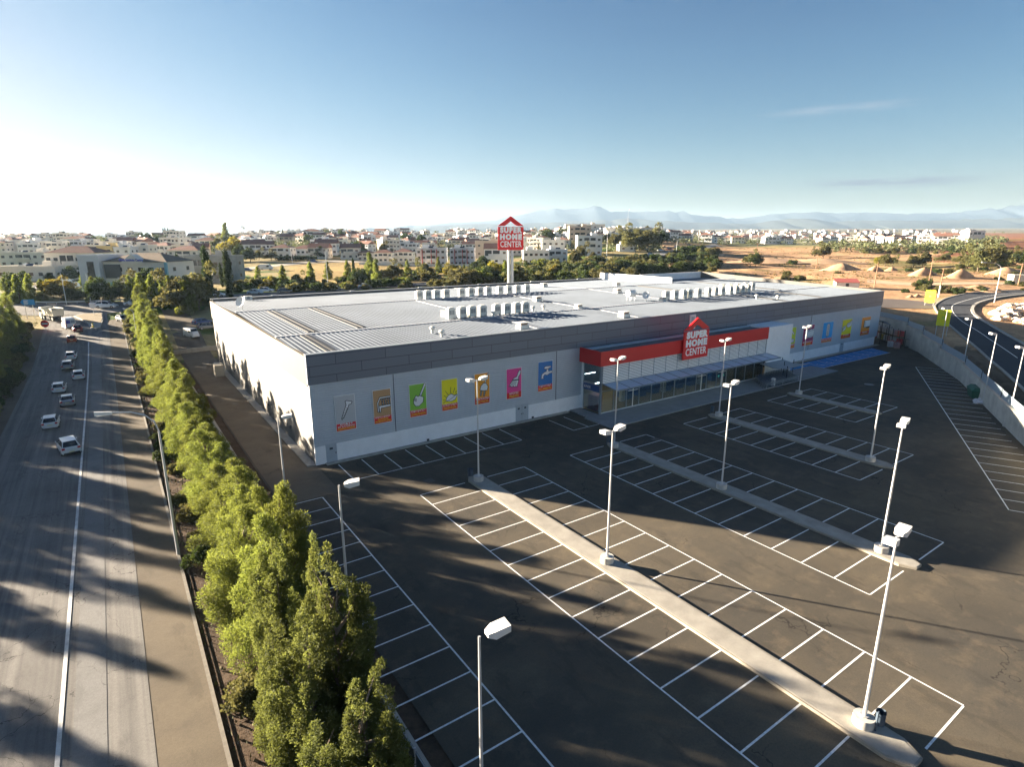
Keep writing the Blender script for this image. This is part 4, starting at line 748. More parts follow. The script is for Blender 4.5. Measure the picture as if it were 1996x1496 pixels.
for i, (a, b_) in enumerate(segs):
    d = Vector((b_[0]-a[0], b_[1]-a[1])).normalized(); s_ = Vector((d.y, -d.x)); m_ = ((a[0]+b_[0])/2+s_.x*4, (a[1]+b_[1])/2+s_.y*4); pw = P(*m_); z1 = max(zt, T(pw.x, pw.y)+.35); zt = z1-.1
    pl = [a, (a[0]+s_.x*.3, a[1]+s_.y*.3), (b_[0]+s_.x*.3, b_[1]+s_.y*.3), b_]; MB().prism(pl, 0, z1, WALLM).build('wall_panel', rw)
    pl = [(a[0]-s_.x*.04, a[1]-s_.y*.04), (a[0]+s_.x*.34, a[1]+s_.y*.34), (b_[0]+s_.x*.34, b_[1]+s_.y*.34), (b_[0]-s_.x*.04, b_[1]-s_.y*.04)]; MB().prism(pl, z1, z1+.08, CAPM).build('coping', rw)
    pl = [(a[0]+s_.x*.36, a[1]+s_.y*.36), (a[0]+s_.x*.42, a[1]+s_.y*.42), (b_[0]+s_.x*.42, b_[1]+s_.y*.42), (b_[0]+s_.x*.36, b_[1]+s_.y*.36)]; MB().prism(pl, z1-.4, z1+1.15, FEN).build('fence_panel', rf)
    MB().box(a[0]+s_.x*.30, a[0]+s_.x*.30+.07, a[1]+s_.y*.30, a[1]+s_.y*.30+.07, z1+.08, z1+1.25, DARK).build('post', rf)
# ---------------------------------------------------------------- left fence: low wall with mesh
lf = empty('hedge_fence', P(0, 0, 0), ROT, 'low grey sheet fence between the hedge of pines and the car park', 'fence')
FM = mat('fence_sheet', (.30, .33, .34), .6, .2, var=.1)
for i in range(19):
    v = -60+i*5.0; z0 = T(*P(-7.2, v).xy)
    MB().box(-7.35, -7.15, v, v+4.97, z0, z0+.35, CONC).build('footing_wall', lf); MB().box(-7.29, -7.23, v+.08, v+4.9, z0+.36, z0+1.35, FM).build('fence_panel', lf); MB().box(-7.31, -7.21, v, v+.08, z0+.35, z0+1.5, GALV).build('post', lf)
struct(MB().box(-6.75, -6.55, -60, 60, .0, .12, CONC).build('kerb', None, P(0, 0, 0), ROT))
# ---------------------------------------------------------------- skip and heap of white sacks
p = at(1902, 775, 0); sk = empty('waste_skip', (p.x, p.y, 0), ROT+R(28), 'dark green waste skip against the right wall', 'skip'); SG = mat('skip_green', (.02, .12, .075), .6, .1, var=.2)
MB().loft([[(-1.5, -.8, .1), (1.5, -.8, .1), (1.5, .8, .1), (-1.5, .8, .1)], [(-1.8, -1, 1.3), (1.8, -1, 1.3), (1.8, 1, 1.3), (-1.8, 1, 1.3)]], SG).build('body', sk); MB().loft([[(-1.8, -1, 1.3), (1.8, -1, 1.3), (1.8, 1, 1.3), (-1.8, 1, 1.3)], [(-1.5, -.3, 1.75), (1.5, -.3, 1.75), (1.5, .6, 1.75), (-1.5, .6, 1.75)]], SG).build('lid', sk)
for a in (-1.3, 1.3): MB().box(a-.06, a+.06, -1.02, -.98, .2, 1.3, DARK).build('rib', sk)
rnd = random.Random(4); p = at(1904, 786, 0); hp = empty('sack_heap', (p.x, p.y, 0), ROT+R(20), 'heap of white sacks in front of the green skip', 'sack heap'); SAC = mat('white_sack', (.62, .63, .66), .7, var=.12)
for i in range(9):
    x, y = rnd.uniform(-1.2, 1.2), rnd.uniform(-.5, .5); rr = rnd.uniform(.3, .45); rings = []
    for k in range(6):
        t = k/5; z = .05+rr*1.5*t; w_ = rr*math.sin(math.pi*(.12+.8*t)); rings.append([(x+w_*math.cos(a)*rnd.uniform(.8, 1.25), y+w_*math.sin(a)*rnd.uniform(.8, 1.2), z*(.6 if i > 4 else .9)) for a in [j*math.pi/4 for j in range(8)]])
    MB().loft(rings, SAC).build('sack', hp, smooth=True)
# ---------------------------------------------------------------- trolley rows and shelter
TRM = mat('trolley_wire', (.24, .27, .30), .4, .5)
def trolley():
    mb = MB(); g_ = empty('shopping_trolley', (0, 0, 0), 0, '', 'shopping trolley')
    for z, e in ((.5, .0), (.68, .03), (.86, .06), (1.0, .09)):
        w = .24+e*.6; x0, x1 = -.42-e*.3, .38+e
        mb.box(x0, x1, -w-.012, -w+.012, z, z+.02, TRM).box(x0, x1, w-.012, w+.012, z, z+.02, TRM).box(x1-.02, x1, -w, w, z, z+.02, TRM)
    for x in (-.3, -.1, .1, .3): mb.box(x, x+.015, -.29, -.27, .5, 1.0, TRM).box(x, x+.015, .27, .29, .5, 1.0, TRM)
    mb.box(-.42, .38, -.24, .24, .49, .5, TRM); mb.build('basket', g_)
    MB().tube([(-.5, -.27, 1.05), (-.5, .27, 1.05)], .025, mat('trolley_handle', (.02, .06, .20), .4), 6).build('handle', g_)
    f = MB()
    for s in (-1, 1): f.box(-.45, .42, s*.24-.015, s*.24+.015, .14, .17, TRM).box(-.45, -.42, s*.24-.015, s*.24+.015, .14, 1.05, TRM)
    f.build('frame', g_)
    for x in (-.42, .38):
        for s in (-1, 1): MB().tube([(x, s*.24-.02, .07), (x, s*.24+.02, .07)], .06, BLACK, 8).build('wheel', g_)
    return g_
TR = Proto(trolley())
for r_ in range(5):
    for k in range(12):
        u = 69.6+r_*.8+k*.78; v = -8.7+r_*.85
        TR.put(P(u, v, .15), ROT+R(1), f'nested shopping trolley {k+1} from the left, row {r_+1} from the kerb', 'nested shopping trolleys right of the entrance')
RAILM = mat('rail_steel', (.40, .43, .46), .4, .5)
for r_ in range(3):
    tr = empty('trolley_rail', P(69.4+r_*1.6, -9.05+r_*1.75, .15), ROT, ['low steel guard rail at the kerb side of the trolleys', 'low steel guard rail in the middle of the trolley rows', 'low steel guard rail at the wall side of the trolleys'][r_], 'guard rail'); MB().tube([(0, 0, .75), (9.5, 0, .75)], .04, RAILM, 6).tube([(0, 0, .45), (9.5, 0, .45)], .03, RAILM, 6).build('rail', tr)
    for x in (0.1, 4.7, 9.4): MB().tube([(x, 0, 0), (x, 0, .8)], .035, RAILM, 6).build('post', tr)
sh = empty('trolley_shelter', P(75.4, -6.9, .15), ROT, 'open shelter with folded grey roof over the trolleys', 'shelter'); SHR = mat('shelter_sheet', (.26, .31, .35), .5, .1)
MB().loft([[(-.5, -2.2, 2.55), (-.5, -2.2, 2.6), (6.2, -2.2, 2.6), (6.2, -2.2, 2.55)], [(-.5, .4, 2.15), (-.5, .4, 2.2), (6.2, .4, 2.2), (6.2, .4, 2.15)]], SHR).build('roof_sheet', sh); MB().loft([[(-.5, .4, 2.15), (-.5, .4, 2.2), (6.2, .4, 2.2), (6.2, .4, 2.15)], [(-.5, 2.8, 2.5), (-.5, 2.8, 2.55), (6.2, 2.8, 2.55), (6.2, 2.8, 2.5)]], SHR).build('roof_sheet', sh)
for x, y in ((0, -1.9), (3, .4), (0, 2.5), (5.9, .4), (5.9, 2.5)): MB().tube([(x, y, 0), (x, y, 2.9)], .06, DARK, 6).build('post', sh)
p = at(1535, 723, .15); tag(MB().box(-.35, .35, -.3, .3, 0, 1.1, WHITE).box(-.3, .3, -.32, -.3, .2, .8, mat('pale_panel', (.5, .6, .7))).build('ticket_box', None, (p.x, p.y, .15), ROT), 'white box at the right end of the trolley rows', 'box')
p = at(1506, 752, .15); tag(MB().box(-.28, .28, -.25, .25, 0, 1.2, WHITE).tube([(0, 0, 1.2), (0, 0, 1.3)], .2, WHITE, 10).build('coin_box', None, (p.x, p.y, .15), ROT), 'white machine standing at the kerb in front of the trolleys', 'box')
# ---------------------------------------------------------------- goods stacked at the right end
lr = empty('lean_to', P(127.2, -2.0, 0), ROT, 'blue-grey lean-to roof over the stacked goods at the right end of the shop', 'lean-to')
a0, a1, b0_, b1_ = (.3, 13, 5.9), (.3, 1.5, 5.4), (7.5, 13, 5.0), (4.6, 1.5, 4.2)
MB().loft([[a0, a1, b1_, b0_], [tuple(Vector(q)+Vector((0, 0, .08))) for q in (a0, a1, b1_, b0_)]], mat('lean_to_sheet', (.42, .53, .62), .45, .1)).build('roof_sheet', lr)
for x, y, z in ((.6, 1.6, 5.3), (4.4, 1.6, 4.2), (.6, 8, 5.4), (6, 8, 4.6)): MB().box(x-.06, x+.06, y-.06, y+.06, 0, z, DARK).build('post', lr)
PAL = mat('pallet_wood', (.30, .22, .13), .9, var=.2); WRP = [mat('wrap_white', (.50, .50, .52), .35, var=.25, scale=3), mat('wrap_pink', (.48, .28, .28), .4, var=.4, scale=3), mat('wrap_red', (.50, .07, .07), .5, var=.5, scale=3), mat('wrap_yellow', (.45, .33, .08), .5, var=.5, scale=2)]
WN = ['white', 'pinkish', 'red and white', 'yellow']
pals = []
for w_, wm in enumerate(WRP):
    g_ = empty('wrapped_pallet', (0, 0, 0), 0, '', 'pallet'); MB().box(-.55, .55, -.5, .5, 0, .05, PAL).box(-.55, .55, -.5, -.38, .05, .14, PAL).box(-.55, .55, .38, .5, .05, .14, PAL).box(-.55, .55, -.06, .06, .05, .14, PAL).build('pallet', g_)
    mb = MB()
    for k in range(4):
        for i in range(2):
            for j in range(2): e = rnd.uniform(0, .04); mb.loft([[(-.52+i*.53+e, -.48+j*.49, .15+k*.3), (-.02+i*.53, -.48+j*.49, .15+k*.3), (-.02+i*.53, -.02+j*.49, .15+k*.3), (-.52+i*.53+e, -.02+j*.49, .15+k*.3)], [(-.48+i*.53, -.45+j*.49-e, .44+k*.3), (-.05+i*.53, -.45+j*.49, .44+k*.3), (-.05+i*.53, -.05+j*.49, .44+k*.3), (-.48+i*.53, -.05+j*.49+e, .44+k*.3)]], wm)
    mb.build('sack_load', g_); pals.append(Proto(g_))
rk = empty('storage_rack', P(129.2, -4.2, 0), ROT+R(52), 'dark steel two-level rack full of wrapped goods beside the right wall', 'rack')
for i in range(6): MB().box(i*2.6-.05, i*2.6+.05, -.6, -.5, 0, 3.6, DARK).box(i*2.6-.05, i*2.6+.05, .5, .6, 0, 3.6, DARK).build('upright', rk)
for z in (.25, 2.0): MB().box(0, 13, -.6, -.5, z-.1, z, DARK).box(0, 13, .5, .6, z-.1, z, DARK).box(0, 13, -.5, .5, z-.04, z-.01, PAL).build('shelf_beam', rk)
c_, s_ = math.cos(R(52)), math.sin(R(52))
for lv, z in enumerate((.25, 2.0)):
    for i in range(10):
        x = .6+i*1.29; w_ = [2, 0, 0, 1, 0, 3, 0, 2, 1, 0][(i+lv*3) % 10] if lv == 0 else [2, 1, 0, 0, 0, 0, 0, 0, 1, 0][i]
        pals[w_].put(P(129.2+x*c_, -4.2+x*s_, z), ROT+R(52), f'{WN[w_]} wrapped sacks, number {i+1} from the near end, {"upper" if lv else "lower"} rack shelf', 'wrapped goods on the rack')
for i, (x, y, w_) in enumerate(((125.5, -4.9, 1), (126.9, -4.4, 2), (125.9, -3.4, 0), (127.3, -2.9, 2))): pals[w_].put(P(x, y, 0), ROT+R(40), ['pinkish sacks standing nearest the blue bays', 'red and white sacks on the ground in front of the rack', 'white sacks on the ground before the rack', 'red and white sacks on the ground close to the shop corner'][i], 'wrapped goods on the ground')
cg = empty('wire_cage', P(127.6, -5.6, 0), ROT+R(-40), 'empty dark frame trolley beside the stacked sacks', 'frame trolley')
for a in (0, 1.9):
    for b_ in (0, 1.0): MB().box(a-.03, a+.03, b_-.03, b_+.03, 0, 1.9, DARK).build('upright', cg)
MB().box(0, 1.9, -.03, .03, 1.85, 1.9, DARK).box(0, 1.9, .97, 1.03, 1.85, 1.9, DARK).box(0, 1.9, 0, 1, .15, .2, DARK).build('frame', cg)
# ---------------------------------------------------------------- yellow signs, poles, hut, container
YS = mat('sign_yellow', (.80, .78, .01), .5); YG = mat('sign_lime', (.55, .70, .05), .5)
def ysign(px, py, w, hh, leg, rz, label):
    p = hit(px, py); g_ = empty('advertising_board', p, rz, label, 'advertising board', 'yellow boards above the right wall')
    MB().box(-w/2, w/2, -.05, .05, leg, leg+hh, YS).build('board', g_); MB().prism([(.32*math.cos(a)*w/2.2, leg+hh*.52+.32*math.sin(a)*w/2.2) for a in [i*math.pi/6 for i in range(12)]], -.065, -.051, YG, 'y').build('emblem', g_)
    MB().box(-w*.38, w*.38, -.065, -.051, leg+hh*.12, leg+hh*.15, YG).box(-w*.3, w*.3, -.065, -.051, leg+hh*.80, leg+hh*.84, YG).build('text_bar', g_)
    for s in (-.42, .42): MB().tube([(s*w, .07, -.3), (s*w, .07, leg+hh)], .06, GALV, 6).build('leg', g_)
ysign(1810, 597, 2.2, 3.2, .9, R(-54), 'yellow board standing farther off, beside the side road'); ysign(1833, 655, 2.3, 3.3, 2.1, R(-54), 'yellow board with a pale emblem, just behind the right wall')
WOOD = mat('pole_wood', (.30, .17, .10), .9, var=.3)
for i, (px, py, ty, w_) in enumerate(((1704, 561, 513, 'behind the small red-roofed hut'), (1809, 558, 504, 'taller one beside the dirt track'), (1829, 580, 526, 'with a whitened foot beside the side road'), (1984, 558, 515, 'at the right edge near the pale container'), (1590, 527, 497, 'thin one in the open field'), (1475, 495, 476, 'far thin one in the orange field'))):
    p = hit(px, py); hgt = (py-ty)*p.y/1163*1.03
    g_ = empty('utility_pole', p, 0, 'brown wooden utility pole, '+w_, 'utility pole', 'wooden utility poles'); MB().tube([(0, 0, -.3), (.1, 0, hgt)], [.17, .11], WOOD, 8).build('pole', g_); MB().box(-.6, .8, -.05, .05, hgt-.5, hgt-.4, WOOD).build('crossarm', g_)
    if i == 2: MB().tube([(0, 0, -.2), (.04, 0, hgt*.42)], [.2, .17], WHITE, 8).build('white_foot', g_)
p = hit(1648, 562); hu = empty('small_hut', p, R(-18), 'small white hut with a sloping red roof behind the shop', 'hut')
MB().box(-3.3, 3.3, -2.2, 2.2, -.5, 2.0, WHITE).build('wall', hu); MB().loft([[(-3.5, -2.4, 1.95), (-3.5, 2.4, 2.9), (-3.5, 2.4, 3.0), (-3.5, -2.4, 2.05)], [(3.5, -2.4, 1.95), (3.5, 2.4, 2.9), (3.5, 2.4, 3.0), (3.5, -2.4, 2.05)]], mat('red_sheet', (.35, .09, .07), .6, var=.1)).build('roof', hu); MB().box(-.5, .4, -2.23, -2.2, 0, 1.7, DARK).build('door', hu)
p = hit(1988, 553); ct = empty('container_shed', p, R(-8), 'pale shed with a dark red end, cut by the right edge of the photo', 'shed'); MB().box(-3.2, 1.2, -1.6, 1.6, -.3, 3.0, mat('shed_cream', (.62, .60, .50), .8)).build('wall', ct); MB().box(1.21, 2.0, -1.6, 1.6, -.3, 3.0, mat('shed_red', (.28, .06, .05), .7)).build('red_end', ct); MB().box(2.01, 5, -1.6, 1.6, -.3, 2.8, mat('shed_green', (.10, .17, .15), .7)).build('door', ct)
# ---------------------------------------------------------------- curved-arm street lamps
def street_lamp(p, hgt, reach, az, label, double=False):
    g_ = empty('street_lamp', p, az, label, 'street lamp', 'tall street lamps'); MB().tube([(0, 0, -.2), (0, 0, hgt*.84)], [.12, .07], POLE, 8).build('pole', g_)
    for s in ((1, -1) if double else (1,)):
        pts = [(0, 0, hgt*.84)]+[(s*reach*.55*(1-math.cos(a)), 0, hgt*.84+hgt*.145*math.sin(a)) for a in (R(25), R(50), R(75))]+[(s*reach*.75, 0, hgt*.995)]
        MB().tube(pts, .055, POLE, 6).build('arm', g_); h_ = MB().loft([[(s*reach*.72, -.10, hgt*.985), (s*reach*.72, .10, hgt*.985), (s*reach*.72, .08, hgt*1.0), (s*reach*.72, -.08, hgt*1.0)], [(s*reach, -.17, hgt*.99), (s*reach, .17, hgt*.99), (s*reach, .12, hgt*1.012), (s*reach, -.12, hgt*1.012)]], HEAD).build('lamp_head', g_); MB().box(min(s*reach*.76, s*reach*.97), max(s*reach*.76, s*reach*.97), -.08, .08, hgt*.982, hgt*.985, LENS).build('lens', h_)
    return g_
street_lamp(at(348, 1083, 0), 12.1, 3.6, ROT+math.pi, 'tall curved lamp at the near edge of the road beside the pines')
p = hit(1938, 590); street_lamp(p, 10.3, 4.6, R(165), 'curved lamp on the sandy bank inside the road bend')
for (px, py, ty, rch, az, dbl, w_) in ((130, 594, 527, 2.2, 180, 0, 'left of the tipper truck beyond the junction'), (178, 594, 528, 2.2, 180, 0, 'behind the parked white cars at the junction'), (249, 590, 542, 1.8, 170, 0, 'right of the white cars at the junction'), (366, 560, 496, 2, 200, 0, 'before the grey unfinished building'), (640, 566, 485, 2.6, 0, 1, 'double-armed, behind the parked cars and the shop roof'), (1182, 512, 455, 2.2, 0, 1, 'double-armed, beside the white three-storey block'), (570, 515, 482, 1.5, 0, 1, 'beside the far cars above the grass slope'), (1222, 470, 412, 1, 0, 0, 'very tall thin mast on the skyline right of the pylon'), (1318, 500, 468, 2, 0, 1, 'by the highway cars'), (889, 558, 538, 1.2, 0, 1, 'just behind the roof edge'), (268, 660, 600, 1.8, 200, 0, 'half hidden by the pines beside the road')):
    p = hit(px, py); street_lamp(p, (py-ty)*p.y/1163*1.02, rch, R(az), 'street lamp '+w_, bool(dbl))
# ---------------------------------------------------------------- road signs
p = hit(60, 622); g_ = empty('direction_sign', p, R(8), 'blue arrow-shaped direction sign above the junction', 'road sign')
k = p.y/1163; W_, H_, z0 = 26*k, 11*k, (622-594)*k
SB = mat('sign_motor_blue', (.01, .22, .55), .45); MB().prism([(-W_*.5, z0+H_*.5), (-W_*.32, z0+H_), (W_*.5, z0+H_), (W_*.5, z0), (-W_*.32, z0)], -.05, .05, SB, 'y').build('sign_board', g_)
for i in range(4): MB().box(-W_*.26, W_*(.02+.05*(i % 2)), -.065, -.051, z0+H_*(.18+i*.19), z0+H_*(.26+i*.19), WHITE).build('text_line', g_)
for s in (-.25, .3): MB().tube([(W_*s, .09, 0), (W_*s, .09, z0+H_)], .07, GALV, 6).build('post', g_)
p = at(94, 665, 1.2); g_ = empty('no_entry_sign', (p.x, p.y, T(p.x, p.y)), R(14), 'round red no-entry sign with a white bar on a curved post left of the road', 'road sign'); zz = 2.1
MB().tube([(0, 0, zz-.02), (0, 0, zz)], .01, RED, 4); MB().prism([(.8*math.cos(a), zz+.8*math.sin(a)) for a in [i*math.pi/12 for i in range(24)]], -.06, 0, RED, 'y').build('sign_disc', g_); MB().box(-.58, .58, -.075, -.061, zz-.13, zz+.17, WHITE).build('white_bar', g_); MB().tube([(0, .05, -.5), (0, .05, zz+1.0), (-.5, .05, zz+2.6), (-1.4, .05, zz+3.4)], .06, GALV, 6).build('post', g_)
# wedge island at the junction with its sign and shrub
def wp(px, py): q = hit(px, py); return (q.x, q.y, q.z)
pts = [wp(*q) for q in ((160, 614), (200, 612), (203, 622), (196, 640), (188, 643), (178, 642), (170, 630), (144, 618))]
mb = MB(); mb.loft([[ (x, y, z-.2) for x, y, z in pts], [(x, y, z+.32) for x, y, z in pts]], CONC); isl = mb.build('traffic_island'); tag(isl, 'wedge-shaped kerbed island where the road meets the junction', 'traffic island')
cx = sum(q[0] for q in pts)/8; cy = sum(q[1] for q in pts)/8; MB().loft([[(cx+(x-cx)*.88, cy+(y-cy)*.88, z+.3) for x, y, z in pts], [(cx+(x-cx)*.88, cy+(y-cy)*.88, z+.36) for x, y, z in pts]], mat('island_soil', (.28, .22, .13), .95, var=.3)).build('soil', isl)
p = hit(184, 618); g_ = empty('round_road_sign', p, R(20), 'round grey-backed sign on the wedge island', 'road sign'); MB().prism([(.62*math.cos(a), 2.6+.62*math.sin(a)) for a in [i*math.pi/8 for i in range(16)]], -.04, 0, WHITE, 'y').build('sign_disc', g_); MB().tube([(0, .04, 0), (0, .04, 3.1)], .05, GALV, 6).build('post', g_)
p = hit(182, 641); g_ = empty('yellow_bollard', (p.x, p.y, p.z+.3), 0, 'short yellow bollard at the tip of the wedge island', 'bollard'); MB().tube([(0, 0, 0), (0, 0, 1.0)], [.22, .16], mat('bollard_yellow', (.75, .55, .02), .5), 10).build('shell', g_); MB().tube([(0, 0, .5), (0, 0, .7)], .2, WHITE, 10).build('band', g_)
# guard rail beyond the junction
rl = empty('guard_rail', (0, 0, 0), 0, 'long steel guard rail behind the cars at the junction', 'guard rail'); a = [hit(x, y) for x, y in ((70, 594), (110, 594), (150, 593), (200, 591), (260, 588))]
MB().loft([[(q.x, q.y, q.z+.5), (q.x, q.y+.05, q.z+.5), (q.x, q.y+.05, q.z+.85), (q.x, q.y, q.z+.85)] for q in a], GALV).build('rail', rl)
for i in range(4):
    for t in (0, .5): q = a[i].lerp(a[i+1], t); MB().box(q.x-.05, q.x+.05, q.y+.06, q.y+.16, T(q.x, q.y)-.1, T(q.x, q.y)+.8, GALV).build('post', rl)
# rubble stones beside the right road
STN = mat('pale_stone', (.62, .50, .38), .95, var=.25, scale=.8, bump=.4, bscale=4)
bank = empty('rock_bank', (0, 0, 0), 0, 'bank of pale rubble and boulders inside the road bend', 'rock bank'); rnd = random.Random(9)
mb = MB()
for i in range(60):
    q = hit(rnd.uniform(1938, 2030), rnd.uniform(598, 632)); r_ = rnd.uniform(.4, 1.5); rings = []
    for k in range(5):
        t = k/4; w_ = r_*math.sin(math.pi*(.15+.75*t)); rings.append([(q.x+w_*math.cos(a)*rnd.uniform(.7, 1.3), q.y+w_*math.sin(a)*rnd.uniform(.7, 1.3), q.z-.3+r_*1.3*t) for a in [j*math.pi/3.5 for j in range(7)]])
    mb.loft(rings, STN)
o_ = mb.build('boulders', None); tag(o_, 'bank of pale rubble and boulders inside the road bend', 'rubble', kind='stuff'); bpy.data.objects.remove(bank)
# dirt mounds
def mound(px, py, w, hgt, seed, colr=(.47, .295, .17), yw=.6):
    q = hit(px, py); mb = MB(); n_ = 18; m = mat('mound_soil%d' % (seed % 2), colr, .95, var=.3, scale=.5, bump=.6, bscale=3)
    rings = []
    for k in range(8):
        t = k/7; rr = (1-t)**.8; hh = hgt*(t**1.1); rings.append([(q.x+w/2*rr*math.cos(a)*(1+.28*(vnoise(math.cos(a)*3+seed, math.sin(a)*3+k*.4, 1)-.5)), q.y+w*yw/2*rr*math.sin(a)*(1+.3*(vnoise(math.cos(a)*3+seed*2, math.sin(a)*3, 1)-.5)), q.z-.4+hh+.4*t+(vnoise(a*3, k, 1)-.5)*.35*hgt*.3) for a in [2*math.pi*j/n_ for j in range(n_)]])
    mb.loft(rings, m); return struct(mb.build('dirt_mound', smooth=True))
for i, a in enumerate([(1640, 528, 20, 3.2), (1705, 529, 9, 2.2), (1738, 528, 7, 1.6), (1800, 537, 12, 3.0), (1872, 543, 13, 3.4), (1935, 570, 12, 1.0), (1905, 563, 11, 1.2), (1862, 565, 14, 1.1), (1775, 580, 4, .8), (1788, 579, 4, .9), (1400, 550, 30, 3.4), (1540, 545, 22, 1.0), (1600, 512, 44, 2.2), (1490, 510, 50, 2.0), (1960, 535, 18, 2.8)]): mound(*a, seed=i+3)
# ---------------------------------------------------------------- vehicles
GLS = mat('car_glass', (.012, .016, .02), .08, spec=.8); TYRE = mat('tyre', (.02, .02, .02), .9); RIM = mat('rim', (.40, .41, .43), .35, .7); TLR = mat('tail_red', (.50, .01, .012), .3); HLW = mat('headlight_glass', (.75, .78, .8), .15); PLT = mat('number_plate', (.80, .72, .42), .5); BMP = mat('car_plastic', (.035, .037, .04), .6)
PAINT = {}
def paint(n_, c, metal=.0): PAINT[n_] = mat('paint_'+n_, c, .28, metal, spec=.6); return PAINT[n_]
paint('white', (.74, .75, .76)); paint('silver', (.42, .44, .46), .5); paint('orange', (.42, .06, .02)); paint('dark_red', (.16, .008, .015)); paint('black', (.015, .02, .025)); paint('blue', (.03, .07, .22)); paint('pale_blue', (.38, .47, .55)); paint('grey', (.16, .17, .18), .4)
def car(colr, L=4.2, W_=1.76, Hh=1.5, kind='hatch', bump_dark=False):
    g_ = empty('car', (0, 0, 0), 0, '', 'car'); pm = PAINT[colr]; hw = W_/2
    def sec(x, zb, zt, w, tw): return [(x, -w*.9, zb), (x, -w, zb+.12), (x, -w, zt-.16), (x, -tw, zt), (x, tw, zt), (x, w, zt-.16), (x, w, zb+.12), (x, w*.9, zb)]
    bel = .92 if kind != 'suv' else 1.02
    if kind == 'suv': Hh = 1.68
    F = L/2; rear = -F
    MB().loft([sec(F, .32, .62, hw*.78, hw*.66), sec(F-.12, .22, .72, hw*.9, hw*.78), sec(F-.75, .2, .86, hw*.99, hw*.86), sec(F-1.15, .2, bel, hw, hw*.9), sec(0, .2, bel+.03, hw, hw*.92), sec(rear+.5, .22, bel+.06, hw, hw*.9), sec(rear+.12, .25, bel+.02, hw*.96, hw*.86), sec(rear, .34, bel-.1, hw*.86, hw*.76)], pm).build('body', g_, smooth=True)
    fx, f2 = F-1.05, F-1.85; r2, rx = (rear+.55, rear+.10) if kind in ('hatch', 'suv') else (rear+1.15, rear+.55)
    z0 = bel-.04; z1 = Hh; tw = hw*.70
    def cs(x, z, w): return [(x, -w, z), (x, w, z)]
    A_, B_, C_, D_ = (fx, z0), (f2, z1-.06), (r2, z1-.05), (rx, z0+.05)
    lo, hi = hw*.92, tw
    q = {}
    for s in (-1, 1): q[s] = [(A_[0], s*lo, A_[1]), (B_[0], s*hi, B_[1]), ((f2+r2)/2, s*(hi+.02), z1-.01), (C_[0], s*hi, C_[1]), (D_[0], s*lo*.93, D_[1])]
    mb = MB(); mb.loft([q[-1], q[1]], pm); mb.build('cabin', g_, smooth=True)
    def panel(name, a, b_, c, d, ins=.09, off=.012):
        v = [Vector(t) for t in (a, b_, c, d)]; ce = sum(v, Vector())/4; nn = (v[1]-v[0]).cross(v[2]-v[0]).normalized()
        if nn.dot(ce-Vector((0, 0, .6))) < 0: nn = -nn
        v = [p_+(ce-p_).normalized()*ins+nn*off for p_ in v]; o = MB().loft([v, [p_-nn*.02 for p_ in v]], GLS).build(name, g_); return o
    panel('windscreen', q[-1][0], q[1][0], q[1][1], q[-1][1]); panel('rear_window', q[-1][4], q[1][4], q[1][3], q[-1][3])
    for s in (-1, 1):
        mx_ = (f2+r2)/2; p0, p1, p2, p3, p4 = [Vector(t) for t in q[s]]; mb_ = Vector((mx_, s*lo, z0+.02)); panel('side_window', p0, mb_, p2, p1, .08); panel('side_window', mb_, p4, p3, p2, .08)
        MB().box(fx-.35, fx-.18, s*(hw+.02)-.08*(s < 0), s*(hw+.02)+.08*(s > 0)+.0, z0+.02, z0+.16, pm).build('mirror', g_)
        MB().box(rear-.015, rear+.16, min(s*hw*.62, s*hw*.93), max(s*hw*.62, s*hw*.93), bel-.22, bel-.02, TLR).build('tail_light', g_)
        MB().box(F-.22, F-.06, min(s*hw*.5, s*hw*.84), max(s*hw*.5, s*hw*.84), .58, .72, HLW).build('headlight', g_)
        for x in (F-.85, rear+.75):
            w_ = MB().tube([(x, s*(hw-.22), .32), (x, s*(hw+.005), .32)], .32, TYRE, 16).build('wheel', g_); MB().tube([(x, s*(hw+.0), .32), (x, s*(hw+.02), .32)], .20, RIM, 12).build('rim', w_)
    MB().box(rear-.02, rear+.1, -hw*.8, hw*.8, .26, .44, BMP if bump_dark else pm).build('bumper', g_); MB().box(rear-.035, rear-.02, -.26, .26, .46 if bump_dark else .56, .58 if bump_dark else .68, PLT).build('number_plate', g_); MB().box(F-.05, F+.02, -hw*.5, hw*.5, .34, .5, BMP).build('grille', g_)
    return g_
cars = {k: Proto(car(*a)) for k, a in {'w_hatch': ('white',), 'w_sedan': ('white', 4.5, 1.78, 1.45, 'sedan'), 'w_suv': ('white', 4.5, 1.84, 1.68, 'suv', True), 's_suv': ('silver', 4.4, 1.82, 1.66, 'suv', True), 's_sedan': ('silver', 4.5, 1.78, 1.45, 'sedan'), 'orange': ('orange', 4.0, 1.75, 1.5, 'hatch'), 'red': ('dark_red', 4.2, 1.8, 1.6, 'suv'), 'black': ('black', 4.1, 1.76, 1.5, 'hatch'), 'blue': ('blue', 4.3, 1.76, 1.5, 'hatch'), 'pale': ('pale_blue', 4.3, 1.76, 1.45, 'sedan'), 'grey': ('grey', 4.3, 1.76, 1.45, 'sedan')}.items()}
FWD = math.atan2(VY, VX)       # car heading along +v
QG = 'cars queueing on the road at the left'
def carat(k, px, py, rz, label, group, sc=1.0, dz=.06):
    q = hit(px, py); return cars[k].put((q.x, q.y, q.z+dz), rz, label, group, sc)
